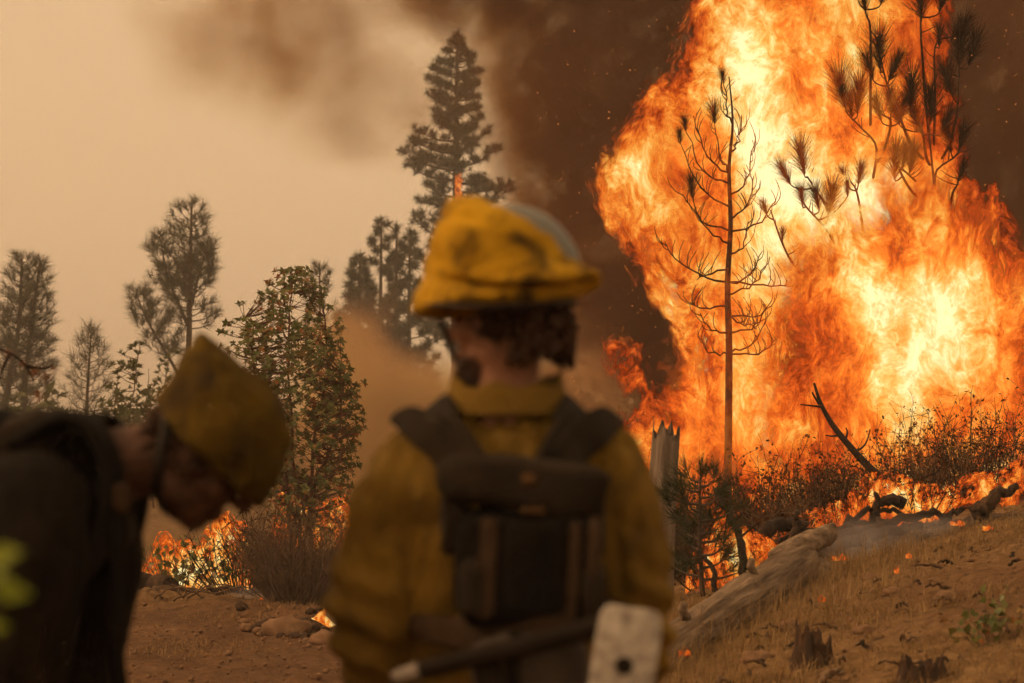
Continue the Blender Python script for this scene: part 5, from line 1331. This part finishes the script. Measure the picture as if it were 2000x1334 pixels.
def hand_tool():
    Y0 = 3.5
    p = lambda u, v, y: P(u, v, Y0) * np.array([1, 0, 1]) + np.array([0, Y0 + y, 0])
    root = thing('hand_tool', p(1000, 1235, -.31), 'hand tool with dark handle and flat scuffed steel blade slung behind the pack', 'tool')
    MB().tube(curve([p(836, 1270, -.30), p(930, 1245, -.315), p(1060, 1215, -.325), p(1196, 1178, -.315)], 14), np.linspace(.0155, .019, 14), 14).build('handle', M_HANDLE, root)
    MB().tube(curve([p(786, 1284, -.295), p(812, 1277, -.297), p(842, 1268, -.30)], 6), [.009, .011, .012, .013, .0145, .0155], 14).build('steel_tip', M_TIP, root)
    w, h = .051, .096
    c = p(1196, 1258, -.352); ang = math.radians(9)
    b = rbox((0, 0, 0), (w, .005, h), .28, 26); v = b.v[0]; v[:, 1] += .10 * v[:, 0] ** 2 * 10 - .006 * np.cos(v[:, 2] / h * 1.5)
    b.v[0] = v @ np.array(Matrix.Rotation(ang, 3, 'Y')).T + c
    bl = b.build('blade', M_STEEL, root)
    ring = MB(); a = np.linspace(0, 2 * np.pi, 25); ring.tube(np.stack([c[0] + .011 * np.cos(a), np.full(25, c[1] - .012), c[2] + .004 + .011 * np.sin(a)], -1), .0035, 8, cap=False); ring.build('eye_ring', M_HANDLE, bl)
    ellipsoid(MB(), (0, 0, 0), (1, 1, 1)); k = MB(); ellipsoid(k, (c[0], c[1] - .010, c[2] + .004), (.010, .005, .010), 16, 10); k.build('bolt', M_BLACK, bl)
hand_tool()

# ---------------------------------------------------------------- the bent firefighter
def bent():
    Y0 = 3.4
    p = lambda u, v, dy=0.0: P(u, v, Y0) * np.array([1, 0, 1]) + np.array([0, Y0 + dy, 0])
    hipx = p(-30, 0)[0]; g0 = G(hipx, Y0)
    root = thing('person', (hipx, Y0, g0), 'firefighter in dark clothes bending forward with head bowed, sooty helmet cover', 'person')
    U = np.array([.66, 0, .75]); Fw = np.array([.75, 0, -.66]); Rg = np.array([0, -1.0, 0]); R = np.stack([Rg, Fw, U], -1)
    hc = p(396, 882); hc[1] = Y0
    spine = [p(-30, 1480), p(-55, 1290), p(-25, 1110), p(70, 985), p(215, 905)]
    def sring(c, tan, rw, rd): 
        tan = tan / np.linalg.norm(tan); per = np.array([-tan[2], 0, tan[0]]); return (c, per * rd, np.array([0, rw, 0]))
    tn = np.gradient(np.array(spine), axis=0)
    mb = MB()
    loft(mb, refine([sring(spine[0], tn[0], .15, .11), sring(spine[1], tn[1], .145, .105), sring(spine[2], tn[2], .165, .115), sring(spine[3], tn[3], .16, .10), sring(spine[4], tn[4], .075, .07)]))
    L = head(mb, hc, R)
    capsule(mb, [spine[3] * .3 + spine[4] * .7, p(272, 900), L(0, -.015, -.035)], [.075, .062, .062], 12, 18)
    arms = []
    for s in (-1, 1):     # -1 is the side near the track's edge
        sh_ = p(115, 985, s * .17); a = [sh_, p(128, 1100, s * .21), p(112, 1250, s * .215), p(105, 1370, s * .19), p(150, 1470, s * .14)]
        arms.append(a); capsule(mb, a, [.062, .055, .044, .038, .030], 16, 14)
        hand(mb, np.array(a[-1]), (.8, -s * .3, -.5), (.4, s * .5, .8), s)
        hip = spine[0] + np.array([.0, s * .085, 0]); kn = np.array([hipx + .09, Y0 + s * .10, .50]); an = np.array([hipx + .0, Y0 + s * .11, g0 + .10])
        capsule(mb, [hip, kn, an], [.095, .064, .044], 16, 14)
    body = put('body', remesh(mb, .0065, 3), M_SKIN_SHADED, root)
    for s in (-1, 1): ellipsoid_part('eye', L(s * .031, .083, .012), .0125, M_EYE, body)
    r = np.random.default_rng(5); hm = MB(); t = MB(); ellipsoid(t, (0, 0, 0), (.080, .080, .070), 24, 16); hm.add(t.v[0] @ R.T + L(0, -.026, .035), t.t[0], t.q[0])
    for k in range(200):
        th = r.uniform(-1.9, 1.9); q = L(math.sin(th) * .078, -math.cos(th) * .096, r.uniform(-.045, .05)); dd = R @ np.array([math.sin(th), -math.cos(th), -.8])
        hm.tube(np.array([q, q + dd * .008, q + dd * .014 + r.normal(size=3) * .003]), [.006, .005, .002], 5)
    hm.build('hair', M_HAIR, body)
    jm = MB()
    loft(jm, refine([sring(spine[0], tn[0], .20, .155), sring(spine[1], tn[1], .195, .150), sring(spine[2], tn[2], .215, .150), sring(spine[3] + [0, 0, .01], tn[3], .205, .130), sring(spine[3] * .35 + spine[4] * .65, tn[4], .125, .098), sring(spine[4], tn[4], .088, .082)], 30), 40)
    for a in arms: capsule(jm, a[:-1] + [np.array(a[-1]) * .7 + np.array(a[-2]) * .3], [.095, .088, .078, .066, .052], 18, 18)
    js = remesh(jm, .0085, 6); displace(js, lambda co: fold(co, .014, 8, 9.0, (1, 1, .6)))
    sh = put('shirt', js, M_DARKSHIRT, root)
    n = 40; tt = np.linspace(0, 2 * np.pi, n, endpoint=False); ax = np.array([.92, 0, .25]); ax /= np.linalg.norm(ax); per = np.array([-ax[2], 0, ax[0]]); V = []
    for off, rad in ((-.06, .098), (-.02, .094), (.015, .086), (.022, .080), (.01, .074), (-.04, .072)):
        V.append(spine[4] + ax * off + np.cos(tt)[:, None] * per * rad * 1.02 + np.sin(tt)[:, None] * np.array([0, rad, 0]))
    i = np.arange(5)[:, None] * n; j = np.arange(n)[None]; k = (j + 1) % n
    MB().add(np.vstack(V), quads=np.stack([i + j, i + k, i + n + k, i + n + j], -1).reshape(-1, 4)).build('collar', M_DARKSHIRT, sh)
    tm = MB(); loft(tm, refine([sring(spine[0] - [0, 0, .06], tn[0], .175, .13), sring(spine[0], tn[0], .178, .132), sring(spine[0] + [-.01, 0, .10], tn[0], .17, .125)], 8))
    for s in (-1, 1): capsule(tm, [spine[0] + np.array([0, s * .088, -.03]), (hipx + .09, Y0 + s * .10, .50), (hipx, Y0 + s * .11, g0 + .16)], [.118, .090, .078], 16, 16)
    ts = remesh(tm, .012, 5); displace(ts, lambda co: fold(co, .010, 7, 5.0)); put('trousers', ts, M_TROUSER, root)
    for s in (-1, 1):
        b = MB(); capsule(b, [(hipx, Y0 + s * .11, g0 + .25), (hipx, Y0 + s * .11, g0 + .09)], [.058, .062], 8, 16)
        capsule(b, [(hipx - .03, Y0 + s * .11, g0 + .055), (hipx + .10, Y0 + s * .112, g0 + .05), (hipx + .17, Y0 + s * .115, g0 + .042)], [.052, .050, .040], 10, 16)
        put('boot', remesh(b, .009, 3), M_BOOT, root)
    # helmet with a tent-like sooty cover
    hel = thing_part('helmet', root, hc)
    t = MB(); ellipsoid(t, (0, 0, 0), (.100, .112, .085), 32, 20); t.v[0][:, 2] = np.maximum(t.v[0][:, 2], 0); MB().add(t.v[0] @ R.T + L(0, -.012, .055), t.t[0], t.q[0]).build('shell', M_HELMET, hel)
    rows = [((318, 806), (478, 962), .085), ((300, 786), (498, 984), .118), ((300, 768), (520, 978), .128), ((318, 738), (548, 935), .130), ((340, 708), (566, 880), .120), ((362, 682), (572, 840), .100), ((380, 658), (566, 812), .088), ((388, 648), (557, 782), .058), ((392, 645), (546, 765), .022)]
    rings = []
    for a_, b_, hw in rows:
        a, b2 = p(*a_), p(*b_); rings.append(((a + b2) / 2, (b2 - a) / 2, np.array([0, hw, 0])))
    cv = MB(); loft(cv, refine(rings, 36), 64); vv = cv.v[0]; ctr = L(0, 0, .05); d = vv - ctr
    cv.v[0] = vv + d / (np.linalg.norm(d, axis=1)[:, None] + 1e-9) * fold(vv, .022, 10, 14.0, (1, 1, 1))[:, None]
    cv.build('cover', M_COVER_SOOT_SHADE, hel)
    st = MB(); st.tube(curve([p(345, 812, -.085), p(335, 880, -.088), p(322, 950, -.07), p(330, 1000, -.02)], 10), .010, 6, flat=.4); st.build('chin_strap', M_BLACK, hel)
    return spine
_sp = bent()

def bent_pack():
    Y0 = 3.4; p = lambda u, v, dy=0.0: P(u, v, Y0) * np.array([1, 0, 1]) + np.array([0, Y0 + dy, 0])
    root = thing('harness_pack', p(-60, 1050), 'black harness pack with a long dangling strap on the bent firefighter', 'backpack')
    rbox(p(-105, 955), (.17, .15, .085), .5, 18, (math.radians(-32), 'Y'), .014, 3).build('main_pocket', M_PACK_BLACK, root)
    rbox(p(30, 880), (.10, .13, .045), .5, 16, (math.radians(-28), 'Y'), .012, 4).build('yoke', M_PACK, root)
    for s in (-1, 1):
        MB().tube(curve([p(60, 870, s * .10), p(165, 818, s * .11), p(232, 868, s * .12), p(250, 960, s * .135), p(215, 1080, s * .15), p(120, 1150, s * .19)], 22), .040, 12, flat=.38).build('shoulder_strap', M_PACK_BLACK, root)
    rbox(p(200, 1000, -.02), (.050, .12, .075), .5, 16, (0, 'Y'), .010, 6).build('chest_pouch', M_PACK_BLACK, root)
    MB().tube(curve([p(252, 940, -.15), p(268, 1040, -.155), p(262, 1150, -.155), p(260, 1250, -.15), p(272, 1345, -.15)], 18), .014, 8, flat=.35).build('dangling_strap', M_PACK_BLACK, root)
    rbox(p(270, 968, -.15), (.014, .012, .024), .5, 10, (0, 'Y'), .002, 7).build('buckle', M_PACK_BROWN, root)
bent_pack()

# ---------------------------------------------------------------- leaves close to the lens side of the bent firefighter
def near_sprig():
    Yn = 1.6; b_ = on_ground(-70, Yn)
    root = thing('leafy_sapling', b_, 'bright lime green leaves of a sapling in front of the bent firefighter', 'plant')
    MB().tube(curve([b_, P(-75, 1300, Yn), P(-60, 1100, Yn)], 14), np.linspace(.008, .003, 14), 8).build('stem', M_TWIG, root)
    lv, lt = leaf_template(.38, .10, .1)
    for u, v, s, d in ((-28, 1100, .055, (.9, -.1, .35)), (-20, 1155, .058, (.95, .2, -.05)), (-30, 1228, .034, (.9, .1, .1)), (-40, 1140, .05, (.8, -.4, .3)), (-70, 1090, .05, (-.5, .2, .8)), (-90, 1180, .05, (-.9, .2, .1)), (-80, 1270, .05, (-.8, -.2, .2))):
        a = P(u, v, Yn); d = np.array(d) / np.linalg.norm(d); x = np.cross(d, [0, -.8, .6]); x /= np.linalg.norm(x); z = np.cross(x, d); M = np.stack([x, d, z], -1)
        MB().add(lv @ M.T * s * .58 + a, lt).build('leaf', M_LEAF_LIME, root)
        MB().tube(np.array([P(-72, v + 30, Yn), a]), [.002, .0015], 5).build('leaf_stalk', M_TWIG, root)
    Yd = 8.0; b2 = on_ground(-130, Yd)
    dr = thing('dead_sapling', b2, 'dead twig with rusty brown needles beside the bent firefighter', 'branch')
    MB().tube(curve([b2, P(-125, 900, Yd), P(-120, 640, Yd)], 14), np.linspace(.022, .01, 14), 8).build('stem', M_CHAR, dr)
    for pts in (((-122, 690), (-50, 672), (20, 690), (50, 715), (66, 745)), ((20, 690), (5, 720), (0, 740)), ((50, 715), (85, 720), (105, 712)), ((-120, 650), (-60, 640), (0, 668))):
        MB().tube(curve([P(u, v, Yd) for u, v in pts], 12), np.linspace(.009, .003, 12), 6).build('branch', M_CHAR, dr)
    r = np.random.default_rng(8); mrust = pbr('rusty_needles', [(0, (.16, .055, .015)), (1, (.26, .10, .03))], scale=10, bump=0, transl=.3)
    tv, tt_ = tuft_template(26, .02, .1, 1.3, .5, seed=4)
    for u, v, s in ((60, 715, 34), (85, 725, 30), (70, 760, 36), (40, 700, 26), (100, 712, 24), (10, 680, 22)):
        mb = MB(); scatter(mb, tv, tt_, np.array([P(u, v, Yd)]), np.array([[.3, 0, -.6]]), s / F_PX * Yd); mb.build('needle_tuft', mrust, dr, smooth_shade=False)
near_sprig()
